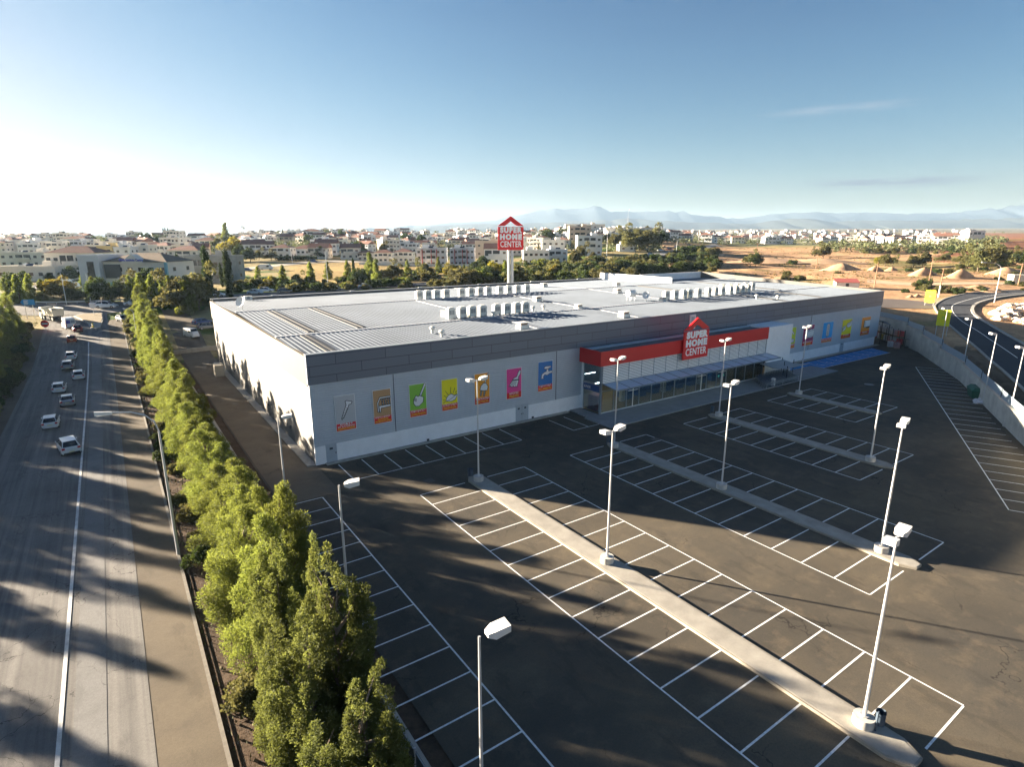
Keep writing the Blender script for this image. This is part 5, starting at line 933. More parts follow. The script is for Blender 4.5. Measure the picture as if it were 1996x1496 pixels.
for k, px, py, a, lb in (('w_suv', 135, 880, 14, 'white car with dark lower bumper, last in the queue and nearest the camera'), ('w_hatch', 101, 831, 4, 'white hatchback second from the back of the queue, in the left lane'), ('s_sedan', 133, 788, 6, 'off-white saloon with a lit high brake light in the middle of the queue'), ('w_hatch', 117, 763, 3, 'white hatchback with red lamps left of the off-white saloon'), ('w_hatch', 154, 738, 6, 'white hatchback closest to the centre line'), ('s_suv', 134, 720, 3, 'silver car half way up the queue'), ('w_hatch', 140, 700, 3, 'white car just behind the gap below the orange car'), ('orange', 141, 667, 5, 'orange hatchback alone below the junction')):
    carat(k, px, py, FWD+R(a-4), lb, QG)
carat('red', 151, 647, FWD+R(8), 'dark red car directly behind the white van', QG)
JG = 'cars at the junction'
carat('black', 240, 627, FWD+R(200), 'black car coming down the right lane from the junction', JG); carat('w_suv', 209, 601, R(8), 'white estate car crossing the junction, in front', JG, 1.1); carat('w_sedan', 195, 597, R(6), 'white car half hidden behind the white estate', JG); carat('w_suv', 264, 596, R(188), 'white car at the right of the junction, beside the trees', JG, 1.1)
PG = 'cars parked behind the shop'
for k, px, py, a, lb in (('pale', 498, 574, 8, 'pale car parked lowest, partly hidden by the roof edge'), ('w_sedan', 519, 570, 8, 'white car parked left of the dark pair'), ('grey', 556, 571, 8, 'dark grey car parked in the middle, nearer the shop'), ('blue', 583, 567, 8, 'dark blue car parked right of the grey one'), ('pale', 649, 564, 4, 'pale green-blue car under the double-armed lamp'), ('w_hatch', 425, 579, 10, 'small white car between the tall cypresses'), ('blue', 395, 633, 60, 'dark blue car in the yard behind the shop'), ('pale', 940, 553, 10, 'pale car among bushes left of the pylon'), ('w_hatch', 1006-120, 545, 5, 'white car between bushes behind the roof'), ('grey', 405, 642, 40, 'dark car in the back yard beside the blue one'), ('pale', 712, 562, 8, 'pale car hidden in the bushes right of the double-armed lamp')):
    carat(k, px, py, R(a), lb, PG)
HG = 'distant cars on the highway'
for i, (k, px, py) in enumerate((('pale', 1205, 510), ('w_sedan', 1287, 491), ('red', 1305, 489), ('w_hatch', 1320, 484), ('grey', 1343, 480), ('pale', 1245, 507), ('w_hatch', 1325, 494), ('s_sedan', 1268, 499))): carat(k, px, py, R(20), f'small distant {dict(pale="pale blue", w_sedan="white saloon", red="dark red", w_hatch="white", grey="grey", s_sedan="silver")[k]} car, number {[1,4,5,6,8,2,7,3][i]} from the left on the highway', HG, 1.0, .4)
for i, (k, px, py, a) in enumerate((('grey', 395, 538, 0), ('w_hatch', 378, 536, 5), ('blue', 482, 529, 0), ('w_suv', 512, 524, 0), ('grey', 548, 507, 0), ('pale', 585, 507, 0), ('blue', 612, 512, 0), ('w_hatch', 671, 505, 0), ('grey', 446, 536, 0))): carat(k, px, py, R(a), f'far parked car, number {i+1} of those standing before the houses', 'far cars standing before the houses')
# vans and the tipper truck
def van(label, loc, rz, colr='white', sign=True, sc=1):
    g_ = empty('van', loc, rz, label, 'van'); pm = PAINT[colr]; g_.scale = (sc,)*3
    def sec(x, zb, zt, w): return [(x, -w, zb), (x, -w*1.0, zt*.55), (x, -w*.9, zt-.08), (x, -w*.82, zt), (x, w*.82, zt), (x, w*.9, zt-.08), (x, w, zt*.55), (x, w, zb)]
    MB().loft([sec(-2.6, .35, 2.45, .98), sec(-2.5, .3, 2.5, 1.0), sec(1.2, .3, 2.5, 1.0), sec(1.9, .3, 1.75, .98), sec(2.55, .32, 1.2, .92), sec(2.65, .4, .9, .85)], pm).build('body', g_, smooth=True)
    MB().box(-2.64, -2.6, -.82, -.06, 1.45, 2.1, mat('van_glass', (.25, .30, .36), .2)).build('rear_window', g_)
    if sign: MB().box(-2.65, -2.6, .02, .82, 1.4, 2.15, mat('van_panel_blue', (.03, .05, .35), .5)).build('panel', g_)
    else: MB().box(-2.64, -2.6, .06, .82, 1.45, 2.1, GLS).build('rear_window', g_)
    MB().loft([[(1.32, -.78, 2.42), (1.32, .78, 2.42), (1.28, .78, 2.40), (1.28, -.78, 2.40)], [(1.93, -.84, 1.80), (1.93, .84, 1.80), (1.88, .84, 1.76), (1.88, -.84, 1.76)]], GLS).build('windscreen', g_)
    for s in (-1, 1):
        MB().box(.3, 1.4, s*1.0-.01, s*1.0+.01, 1.4, 2.0, GLS).build('side_window', g_); MB().box(-2.66, -2.58, s*.88-.08, s*.88+.08, .7, 1.3, TLR).build('tail_light', g_)
        for x in (-1.7, 1.7): w_ = MB().tube([(x, s*.76, .36), (x, s*1.02, .36)], .36, TYRE, 16).build('wheel', g_); MB().tube([(x, s*1.015, .36), (x, s*1.03, .36)], .22, RIM, 12).build('rim', w_)
    MB().box(-2.7, -2.58, -.9, .9, .36, .56, BMP).build('bumper', g_); return g_
q = hit(135, 641); van('white van with a blue panel on its rear door, behind the tipper truck', (q.x, q.y, q.z+.08), FWD+R(12))
q = hit(374, 658); van('small white van parked in the yard left of the shop', (q.x, q.y, q.z+.05), FWD+R(-160), sign=False, sc=.8)
q = hit(137, 562); van('silver-blue van on the upper road beyond the hedge', (q.x, q.y, q.z+.15), R(2), 'pale_blue', False)
q = hit(1010-490, 527); van('white van standing far off before the red-roofed houses', (q.x, q.y, q.z+.1), R(5), 'white', False)
q = hit(103, 624); tk = empty('tipper_truck', (q.x, q.y, q.z+.08), FWD+R(24), 'cream tipper truck with open skip turning at the junction', 'truck'); CRM = mat('truck_cream', (.62, .58, .46), .5, var=.1)
MB().loft([[(-3.6, -1.1, 1.15), (-3.6, 1.1, 1.15), (-3.6, 1.25, 2.6), (-3.6, -1.25, 2.6)], [(1.8, -1.1, 1.15), (1.8, 1.1, 1.15), (1.8, 1.25, 2.75), (1.8, -1.25, 2.75)]], CRM, caps=True).build('skip', tk); MB().box(-3.4, 1.6, -1.1, 1.1, 2.68, 2.76, mat('load', (.04, .06, .05), .9, var=.3)).build('load', tk)
for s in (-1, 1): MB().box(-3.6, 1.8, s*1.2-.06, s*1.2+.06, 2.6, 2.95, CRM).build('skip_rim', tk); [MB().box(x-.05, x+.05, s*1.22-.05, s*1.22+.05, 1.2, 2.7, CRM).build('skip_rib', tk) for x in (-2.5, -1.2, .2)]
MB().box(-3.8, 3.9, -.45, .45, .75, 1.12, DARK).build('chassis', tk); MB().loft([[(2.05, -1.15, .8), (2.05, 1.15, .8), (2.05, 1.1, 3.0), (2.05, -1.1, 3.0)], [(3.9, -1.15, .7), (3.9, 1.15, .7), (3.7, 1.05, 2.9), (3.7, -1.05, 2.9)]], CRM).build('cab', tk); MB().box(3.82, 3.9, -.95, .95, 1.8, 2.6, GLS).build('windscreen', tk)
for s in (-1, 1):
    MB().box(2.6, 3.5, s*1.145-.02, s*1.145+.02, 1.8, 2.5, GLS).build('side_window', tk)
    for x in (-2.9, -1.6, 2.9, 1.7): w_ = MB().tube([(x, s*.75, .5), (x, s*1.15, .5)], .5, TYRE, 16).build('wheel', tk); MB().tube([(x, s*1.15, .5), (x, s*1.17, .5)], .28, CRM, 12).build('rim', w_)
# cabinet and yard things left of the shop
tag(MB().box(-1.2, 1.2, -.7, .7, 0, 2.0, mat('cabinet_cream', (.55, .50, .40), .8)).box(-1.0, -.02, -.72, -.7, .15, 1.85, mat('cabinet_door', (.48, .44, .36), .7)).box(.02, 1.0, -.72, -.7, .15, 1.85, mat('cabinet_door', (.48, .44, .36), .7)).build('utility_cabinet', None, P(-1.7, 52, 0), ROT+R(90)), 'cream utility cabinet beside the far end of the sunlit side wall', 'cabinet')
yw = empty('yard_wall', P(0, 0, 0), ROT, 'low concrete wall closing the yard behind the shop corner', 'wall')
for i in range(5): z = T(*P(-7+i*2.6, 72+i*.8).xy); MB().box(-7.2+i*3, -4.2+i*3, 75, 75.25, z-1, z+1.2, CONC).build('wall_panel', yw)
# ---------------------------------------------------------------- vegetation
BARK = mat('bark', (.13, .10, .07), .95, var=.3, scale=5)
def leafm(n_, c, tr=.35, rv=.22): return mat(n_, c, .75, var=.38, scale=.9, spec=.18, randv=rv, translucent=tr, detail=3)
PINE = leafm('pine_needles', (.112, .138, .036), .45, .12); JUN = leafm('juniper_scales', (.092, .110, .034), .42, .12); DKG = leafm('dark_leaves', (.042, .062, .020), .25); OLV = leafm('olive_leaves', (.105, .105, .040), .3); YGR = leafm('yellow_green_leaves', (.17, .16, .035), .4); CYP = leafm('cypress_scales', (.032, .052, .016), .2); DRY = leafm('dry_scrub', (.16, .135, .055), .3)
def leaves(clumps, n_, size, m, seed, asp=.42, up=.5, spread=.5, droop=0):
    rg = np.random.default_rng(seed); C_ = np.array([c[:3] for c in clumps]); Rr = np.array([c[3:] if len(c) > 4 else (c[3],)*3 for c in clumps]); w = (Rr.prod(axis=1))**(2/3); idx = rg.choice(len(C_), n_, p=w/w.sum())
    d = rg.normal(size=(n_, 3)); d /= np.linalg.norm(d, axis=1)[:, None]; d[:, 2] = np.where(rg.random(n_) < .25, np.abs(d[:, 2]), d[:, 2])
    p = C_[idx]+d*Rr[idx]*(.45+.6*rg.random(n_)**.6)[:, None]
    a = d*spread+rg.normal(size=(n_, 3))*.55; a[:, 2] += up; a /= np.linalg.norm(a, axis=1)[:, None]
    b_ = np.cross(a, rg.normal(size=(n_, 3))); b_ /= np.linalg.norm(b_, axis=1)[:, None]
    s = size*(.6+.8*rg.random(n_))[:, None]; a *= s; b_ *= s*asp
    V_ = np.stack([p-b_*.6, p+a*.45-b_, p+a, p+a*.45+b_], axis=1).reshape(-1, 3)
    me = bpy.data.meshes.new('crown'); me.vertices.add(n_*4); me.vertices.foreach_set('co', V_.astype(np.float32).ravel()); me.loops.add(n_*4); me.loops.foreach_set('vertex_index', np.arange(n_*4, dtype=np.int32)); me.polygons.add(n_); me.polygons.foreach_set('loop_start', np.arange(0, n_*4, 4, dtype=np.int32)); me.polygons.foreach_set('loop_total', np.full(n_, 4, dtype=np.int32)); me.materials.append(m); me.update(); me.validate(); return me
def plant(name, cat, clumps, n_, size, m, seed, trunk=None, limbs=0, tr=.12, **kw):
    g_ = empty(name, (0, 0, 0), 0, '', cat); o = bpy.data.objects.new('crown', leaves(clumps, n_, size, m, seed, **kw)); COL.objects.link(o); o.parent = g_
    if trunk:
        mb = MB(); rn = random.Random(seed); pts = [(rn.uniform(-.1, .1)*k, rn.uniform(-.1, .1)*k, trunk*k/5) for k in range(6)]; pts[0] = (0, 0, -.4); mb.tube(pts, [tr*(1-k*.17) for k in range(6)], BARK, 7)
        for c in rn.sample(clumps, min(limbs, len(clumps))): z = max(.4, c[2]-rn.uniform(.4, 1.2)); mb.tube([(0, 0, z*.9), (c[0]*.5, c[1]*.5, z), (c[0]*.9, c[1]*.9, c[2])], [tr*.45, tr*.3, tr*.12], BARK, 5)
        mb.build('trunk', g_)
    return Proto(g_)
def conic(rn, h_, r0, n_, z0=.6, top=.25, pw=.8, rr=(.45, .9)):
    out = []
    for i in range(n_):
        t = (i+rn.random())/n_; z = z0+(h_-z0)*t; r_ = r0*((1-t)**pw)*rn.uniform(.35, 1.0)+top*.3; a = rn.uniform(0, 6.28)+i*2.4; k = rn.uniform(*rr)*(1.15-.75*t); out.append((r_*math.cos(a), r_*math.sin(a), z, k))
    out += [(0, 0, h_*.97, .22), (0, 0, h_*.9, .32)]; return out
rn = random.Random(21)
pines = []
for i in range(5):
    lean = rn.uniform(-.6, .6); cl = [(x+lean*(z/8)**2, y, z, r_) for x, y, z, r_ in conic(rn, 8.0, 2.5, 62, .5, pw=.62, rr=(.50, .92))]
    pines.append(plant('pine_tree', 'pine tree', cl, 40000, .165, PINE, 100+i, 7.6, 26, .14, asp=.13, up=.5))
juns = []
for i in range(4):
    cl = []; leaders = [(0, 0, 10.4)]+[(rn.uniform(-1.7, 1.7), rn.uniform(-1.7, 1.7), rn.uniform(6, 9.2)) for _ in range(6)]
    for (lx, ly, lh) in leaders:
        for k in range(20): t = k/19; w_ = (1-t)**.7*1.15+.08; a = rn.uniform(0, 6.28); cl.append((lx*(.25+.75*t)+w_*.8*math.cos(a), ly*(.25+.75*t)+w_*.8*math.sin(a), .5+(lh-.5)*t, .20+.38*(1-t)*rn.uniform(.7, 1.2), .20+.38*(1-t), .4+.4*(1-t)))
    juns.append(plant('juniper_tree', 'juniper', cl, 85000, .12, JUN, 200+i, 8.0, 24, .16, asp=.24, up=.9))
bushes = []
for i, (m_, nm) in enumerate(((DKG, 'dark'), (OLV, 'olive'), (PINE, 'bright green'), (OLV, 'olive'))):
    cl = [(rn.gauss(0, 1.1), rn.gauss(0, 1.1), .3+rn.random()*1.7, rn.uniform(.4, .85)) for _ in range(26)]; bushes.append((nm, plant('shrub', 'shrub', cl, 4200, .26, m_, 300+i, asp=.45)))
rounds = []
for i, (m_, nm) in enumerate(((DKG, 'dark green'), (OLV, 'olive green'), (YGR, 'yellow-green'), (DKG, 'dark green'))):
    cl = [(rn.gauss(0, 1.25), rn.gauss(0, 1.25), 2.2+abs(rn.gauss(0, 1.5)), rn.uniform(.6, 1.15)) for _ in range(34)]; rounds.append((nm, plant('round_tree', 'tree', cl, 4500, .34, m_, 400+i, 3.2, 12, .18, asp=.5)))
spruces = []
for i in range(3): spruces.append(plant('pine_tree', 'pine tree', conic(rn, 7.5, 2.2, 48, .4, pw=.8), 5000, .32, PINE, 450+i, 7, 10, .13, asp=.3))
cyp = plant('cypress', 'cypress', [(rn.uniform(-.3, .3), rn.uniform(-.3, .3), .5+11*k/40, .62*math.sin(math.pi*(.1+.86*k/40))**.7+.08, .62*math.sin(math.pi*(.1+.86*k/40))**.7+.08, .7) for k in range(41)], 6500, .26, CYP, 500, 3, 0, .15, asp=.35, up=1.2)
pc = [(0, 0, 5.6, .5)]; 
for k in range(11): a = k*.571; pc += [(math.cos(a)*t, math.sin(a)*t, 6.0+.5*t-.42*t*t, .22) for t in (.5, 1.0, 1.5, 2.0)]
palm = plant('palm_tree', 'palm', pc, 1600, .4, OLV, 510, 5.6, 0, .2, asp=.2)
# the hedge of pines between road and fence
HP = [(-28.5, -10.4, 9.2), (-26.0, -9.4, 9.6), (-23.5, -11.0, 7.6), (-22, -9.4, 8.2), (-19, -10.3, 8.0), (-16.2, -9.5, 7.6), (-13.6, -10.8, 7.4), (-11, -9.4, 6.6), (-8, -10.2, 7.2), (-5, -9.4, 6.6), (-2, -10.4, 6.6), (1.2, -9.6, 6.2), (4.4, -10.3, 6.6), (7.6, -9.7, 6.2), (11, -10.4, 6.8), (14.5, -9.8, 6.4), (18, -10.4, 7.0), (21.5, -9.6, 7.6), (24.5, -10.2, 9.6), (28, -10.2, 7.0), (32, -9.7, 7.2), (36, -10.4, 7.6), (40, -9.8, 7.8), (44, -10.5, 7.6), (48.5, -9.9, 9.8), (52, -10.4, 8.2), (56, -9.8, 8.4), (60.5, -10.4, 8.6), (65, -9.9, 8.8), (70, -10.5, 9.2), (75, -9.9, 9.0), (80.5, -10.4, 9.6), (86, -10, 9.2), (92, -10.5, 8.6), (98, -9.6, 8.4), (105, -10.3, 8.2)]
for i, (v, u, hgt) in enumerate(HP):
    hgt *= (1.0, .8, .95, .74, .9)[i % 5] if v > -21 else 1
    p = P(u, v); s_ = hgt/8; wd = min(1.12, 1.0+.05*(i % 3)); pines[i % 5].put((p.x, p.y, T(p.x, p.y)-.05), rn.uniform(0, 6.28), f'yellow-green pine, number {i+1} from the camera in the hedge', 'pines of the roadside hedge', (wd, wd, s_))
for i, (v, u, hgt, sc, lb) in enumerate(((-36.6, -9.4, 10.6, .95, 'tallest juniper in the foreground, its tip over the parking bays'), (-33.8, -9.3, 9.8, .8, 'slim juniper just behind the tallest foreground one'), (-31.2, -10.6, 8.8, .85, 'juniper where the pines give way to junipers'), (-37.6, -11.0, 8.4, 1.05, 'broad juniper on the road side of the foreground clump'), (-41.0, -10.0, 7.0, 1.0, 'low spreading juniper at the bottom edge of the photo, by the fence'), (-34.6, -11.6, 6.8, .9, 'short juniper at the road side of the foreground clump'), (-40.5, -11.6, 5.6, 1.0, 'lowest juniper, at the bottom edge beside the road verge'))):
    p = P(u, v); juns[i % 4].put((p.x, p.y, -.05), rn.uniform(0, 6.28), lb, 'junipers in the foreground', (sc, sc, hgt/10.4))
# low scrub under the hedge
k = 0
for v in np.arange(-44, 105, 4.2):
    if rn.random() < .8:
        u = rn.uniform(-13.2, -12.2); p = P(u, v); nm, pr = bushes[rn.choice((1, 3, 1, 0))]; k += 1; pr.put((p.x, p.y, T(p.x, p.y)-.1), rn.uniform(0, 6), f'low {nm} shrub, number {k} from the camera along the verge', 'scrub along the verge', rn.uniform(.35, .62))
# weeds and litter stones, uncountable
rg = np.random.default_rng(5); mb = MB(); WD = mat('weed', (.10, .10, .035), .9, var=.4, scale=2)
for i in range(2600):
    v = -60+170*rn.random(); u = rn.choice((rn.uniform(-14, -12.3), rn.uniform(-14, -8), rn.uniform(-34, -31))); p = (u, v, T(*P(u, v).xy)); s_ = rn.uniform(.08, .26); a = rn.uniform(0, 6.28)
    mb.poly([(p[0]-s_*.4*math.cos(a), p[1]-s_*.4*math.sin(a), p[2]-.02), (p[0]+s_*.4*math.cos(a), p[1]+s_*.4*math.sin(a), p[2]-.02), (p[0]+rn.uniform(-.1, .1), p[1]+rn.uniform(-.1, .1), p[2]+s_*1.3)], WD)
tag(mb.build('weeds', None, P(0, 0, 0), ROT), 'sparse weeds on the bare soil under the hedge and beyond the road', 'weeds', kind='stuff')
# trees left of the road
k = 0
for v in list(np.arange(-46, 16, 5.2))+list(np.arange(16, 112, 4.6)):
    for u0 in (-34.6, -40.5, -46.5):
        if v < 16 and (u0 < -41 or rn.random() < .35): continue
        k += 1; u = u0+rn.uniform(-1.3, 1.3); vv = v+rn.uniform(-1.6, 1.6); p = P(u, vv); hgt = rn.uniform(6.6, 8.8)+(1.2 if u0 < -38 else 0) if v >= 16 else rn.uniform(3.8, 7.6)
        pr = pines[rn.randrange(5)] if u0 > -45 else spruces[rn.randrange(3)]; pr.put((p.x, p.y, T(p.x, p.y)-.1), rn.uniform(0, 6.28), f'pine left of the road, number {k} counted from the camera', 'pines left of the road', (1.05, 1.05, hgt/8))
k = 0
for v in np.arange(14, 112, 4.4):
    k += 1; u = rn.uniform(-33.0, -32.2); p = P(u, v+rn.uniform(-1, 1)); nm, pr = bushes[rn.choice((0, 0, 3, 1))]; pr.put((p.x, p.y, T(p.x, p.y)-.1), rn.uniform(0, 6), f'dense {nm} bush under the left pines, number {k} from the camera', 'bushes left of the road', rn.uniform(.7, 1.05))
# cypresses
for px, py, ty, lb in ((354, 560, 497, 'dark cypress in front of the education building corner'), (412, 598, 487, 'tall cypress left of the pair behind the shop corner'), (450, 588, 492, 'tall cypress right of the pair behind the shop corner'), (434, 560, 515, 'shorter cypress between and behind the tall pair'), (690, 540, 505, 'small dark cypress among the trees before the houses')):
    p = hit(px, py); hh = (py-ty)*p.y/1163; cyp.put((p.x, p.y, p.z-.1), rn.uniform(0, 6), lb, 'tall cypresses', (1.15*hh/11.6, 1.15*hh/11.6, hh/11.3))
# single trees beyond the junction: px, py(base), height px, kind
TL = [(185, 590, 50, 'p'), (200, 592, 44, 'r0'), (218, 590, 38, 'p'), (235, 588, 36, 'r0'), (257, 590, 52, 'p'), (280, 600, 66, 'p'), (300, 596, 60, 'p'), (318, 592, 48, 'p'), (335, 600, 62, 'p'), (352, 606, 58, 'r1'), (370, 612, 74, 'p'), (388, 604, 66, 'r1'), (300, 580, 46, 'r0'), (270, 580, 40, 'r1'), (395, 596, 50, 'p'), (345, 585, 40, 'r0'),
 (15, 590, 48, 'p'), (40, 592, 56, 'p'), (62, 586, 52, 'p'), (85, 584, 40, 'p'), (105, 582, 34, 'r2'), (118, 584, 42, 'r2'), (28, 575, 36, 'r0'), (140, 588, 22, 'r0'), (158, 586, 20, 'r0'), (165, 560, 30, 'p'), (140, 548, 24, 'r0'), (20, 552, 16, 'r0'), (48, 556, 24, 'r0'), (98, 550, 16, 'r0'),
 (505, 558, 38, 'p'), (553, 560, 42, 'p'), (607, 556, 44, 'p'), (640, 545, 34, 'p'), (678, 548, 40, 'p'), (722, 545, 50, 'p'), (735, 552, 46, 'p'), (795, 540, 32, 'p'), (855, 528, 26, 'p'), (530, 560, 22, 'r2'), (580, 560, 24, 'r1'), (700, 554, 26, 'r0'), (765, 550, 32, 'r1'), (440, 540, 24, 'r2'), (828, 545, 30, 'r1'), (880, 545, 30, 'r2'), (905, 545, 28, 'p'), (960, 548, 36, 'r2'), (985, 552, 42, 'p'), (940, 530, 26, 'r0'), (1008, 545, 28, 'r1'), (1050, 530, 24, 'p'), (1080, 540, 22, 'r2'), (1110, 528, 30, 'p'), (1120, 520, 26, 'r1'),
 (458, 500, 34, 'r2'), (470, 510, 28, 'r0'), (488, 512, 24, 'r0'), (443, 480, 42, 'p'), (505, 508, 18, 'r1'), (530, 508, 16, 'r1'), (550, 500, 16, 'r0'), (625, 504, 20, 'r0'), (700, 500, 24, 'r0'), (750, 495, 18, 'r1'), (790, 480, 20, 'r0'), (820, 484, 22, 'r0'), (940, 500, 20, 'r0'),
 (1185, 478, 18, 'r0'), (1200, 486, 26, 'r1'), (1225, 490, 34, 'r1'), (1245, 488, 36, 'r1'), (1262, 490, 38, 'r1'), (1278, 484, 30, 'r0'), (1290, 476, 22, 'r0'), (1212, 478, 20, 'r0'), (1240, 474, 22, 'r0'), (1268, 470, 20, 'r1'), (1068, 480, 26, 'r0'), (1050, 492, 16, 'cy'), (1095, 470, 20, 'r0'), (1130, 508, 26, 'r1'), (1155, 512, 18, 'r1'), (1172, 516, 16, 'r1'),
 (1463, 519, 24, 'r1'), (1472, 520, 22, 'r0'), (1605, 505, 24, 'r1'), (1590, 500, 14, 'r1'), (1725, 520, 22, 'r1'), (1712, 518, 18, 'r2'), (1740, 518, 16, 'r1'), (1780, 522, 22, 'r1'), (1800, 520, 26, 'r1'), (1905, 530, 38, 'r1'), (1925, 526, 40, 'r1'), (1885, 524, 26, 'r1'), (1945, 518, 30, 'r1'), (1960, 516, 26, 'r1'), (1980, 514, 24, 'r1'), (1870, 515, 16, 'r1'), (1385, 545, 22, 'r1'), (1372, 552, 18, 'r1'), (1840, 512, 16, 'r1'), (1995, 520, 26, 'r0'), (640, 468, 16, 'r0'), (313, 480, 18, 'r0'), (275, 480, 20, 'r0'), (290, 482, 22, 'r0'), (260, 482, 18, 'r0'), (330, 478, 16, 'r0'), (345, 476, 15, 'r0'), (410, 480, 16, 'r1'), (425, 488, 22, 'r1'), (450, 482, 20, 'r0'), (185, 478, 14, 'r0'), (600, 480, 18, 'r0'), (665, 470, 18, 'r0')]
WHERE = lambda px, py: ('at the far left beyond the road' if px < 170 else 'behind the junction cars' if px < 240 else 'left of the shop corner' if px < 400 and py > 540 else 'among the houses at the left' if px < 500 and py < 515 else 'on the slope behind the shop' if px < 800 and py > 520 else 'among the central houses' if px < 900 and py <= 520 else 'in the belt behind the pylon' if px < 1140 and py > 500 else 'right of the pylon' if px < 1180 else 'on the wooded rise by the highway' if px < 1300 else 'in the orange field' if px < 1860 else 'by the road bend at the right')
cnt = {}
KN = {'p': 'pine', 'r0': 'dark round tree', 'r1': 'olive tree', 'r2': 'yellow-green tree', 'cy': 'thin cypress'}
for px, py, hp_, kd in sorted(TL):
    w_ = WHERE(px, py); q = hit(px, py); hh = hp_*q.y/1163*1.04; key = (kd, w_); cnt[key] = cnt.get(key, 0)+1; lb = f'{KN[kd]}, {cnt[key]} from left of its kind, {w_}'
    if kd == 'p': spruces[rn.randrange(3)].put((q.x, q.y, q.z-.2), rn.uniform(0, 6), lb, 'scattered trees', (hh/7.5*.95,)*2+(hh/7.5,))
    elif kd == 'cy': cyp.put((q.x, q.y, q.z-.2), 0, lb, 'scattered trees', hh/11.5)
    else: k_ = int(kd[1]); k_ = 3 if k_ == 0 and rn.random() < .5 else k_; rounds[k_][1].put((q.x, q.y, q.z-.25), rn.uniform(0, 6), lb, 'scattered trees', (hh/5.6*rn.uniform(.95, 1.25),)*2+(hh/5.6,))
for i, (px, py, hp_) in enumerate(((545, 462, 12), (612, 462, 12), (623, 458, 14), (636, 460, 12), (650, 462, 14), (668, 462, 16), (732, 486, 16), (1210, 470, 10))): q = hit(px, py); hh = hp_*q.y/1163; palm.put((q.x, q.y, q.z), rn.uniform(0, 6), f'palm over the far roofs, number {i+1} from the left', 'palms over the roofs', hh/6.6)
for i, (px, py, hp_) in enumerate(((321, 462, 16), (325, 462, 17), (330, 462, 16), (334, 463, 13), (441, 466, 26), (552, 460, 12))): q = hit(px, py+8); hh = (hp_+8)*q.y/1163; cyp.put((q.x, q.y, q.z), 0, f'thin dark cypress on the left skyline, number {i+1} from the left', 'cypresses on the skyline', hh/11.5)
# belt of shrubs behind the shop
sites = []
for X in np.arange(460, 1400, 9.5):
    yb = np.interp(X, [460, 640, 700, 1000, 1200, 1400], [574, 568, 566, 556, 556, 536]); yt = np.interp(X, [460, 640, 700, 1000, 1200, 1400], [556, 552, 534, 526, 512, 486])
    for _ in range(1 if X < 660 else 2): sites.append((X+rn.uniform(-4, 4), rn.uniform(yt, yb)))
for i, (px, py) in enumerate(sorted(sites)):
    q = hit(px, py); nm, pr = bushes[rn.choice((0, 1, 3, 1, 0, 2) if px < 1100 else (1, 0, 3, 0))]
    pr.put((q.x, q.y, q.z-.3), rn.uniform(0, 6), f'{nm} shrub, number {i+1} from the left in the belt behind the shop roof', 'shrub belt behind the shop', rn.uniform(.7, 1.25)*(1.0 if px < 900 else 1.75))
# scrub on the orange field and far tree masses
tf = []
for _ in range(1500):
    X_, Y_ = rn.uniform(1300, 2040), rn.uniform(484, 585)
    if X_ > 1700 and Y_ > 545: continue
    q = hit(X_, Y_); s_ = rn.uniform(.12, .4); tf.append((q.x, q.y, q.z+s_*.3, s_*1.4, s_*1.4, s_))
o_ = bpy.data.objects.new('dry_tufts', leaves(tf, 26000, .28, DRY, 91, asp=.4)); COL.objects.link(o_); tag(o_, 'dry tufts and weeds scattered thinly over the orange field', 'dry weeds', kind='stuff')
fb_ = []
for i in range(64): fb_.append(rn.choice(((rn.uniform(1680, 1880), rn.uniform(485, 497)), (rn.uniform(1840, 1996), rn.uniform(500, 530)), (rn.uniform(1400, 1990), rn.uniform(505, 560)), (rn.uniform(1760, 1996), rn.uniform(520, 575)))))
for i, (px, py) in enumerate(sorted(fb_)):
    q = hit(px, py); nm, pr = bushes[rn.choice((1, 3, 0))]; pr.put((q.x, q.y, q.z-.3), rn.uniform(0, 6), f'{nm} scrub bush on the open orange field, number {i+1} from the left', 'scrub on the orange field', rn.uniform(.35, 1.0)*(1.6 if py < 500 else 1))
cls = []
for _ in range(2600):
    X = rn.uniform(-60, 1960); q0 = None; yy = rn.uniform(449, 492) if X > 400 else rn.uniform(466, 490)
    if X > 1380: yy = rn.uniform(447, 478)
    if X > 1600 and rn.random() < .35: yy = rn.uniform(478, 494)
    if 1290 < X < 1400 and yy > 476: continue
    q = hit(X, yy); 
    if q.y > 2600: continue
    s_ = rn.uniform(1.2, 2.9); cls.append((q.x, q.y, q.z+s_*.7, s_*1.2, s_*1.2, s_))
ft = bpy.data.objects.new('distant_trees', leaves(cls, 60000, 1.1, leafm('distant_leaves', (.10, .115, .055), .2, 0), 77, asp=.6)); COL.objects.link(ft); tag(ft, 'mass of distant garden trees and scrub between the far houses', 'distant trees', kind='stuff')
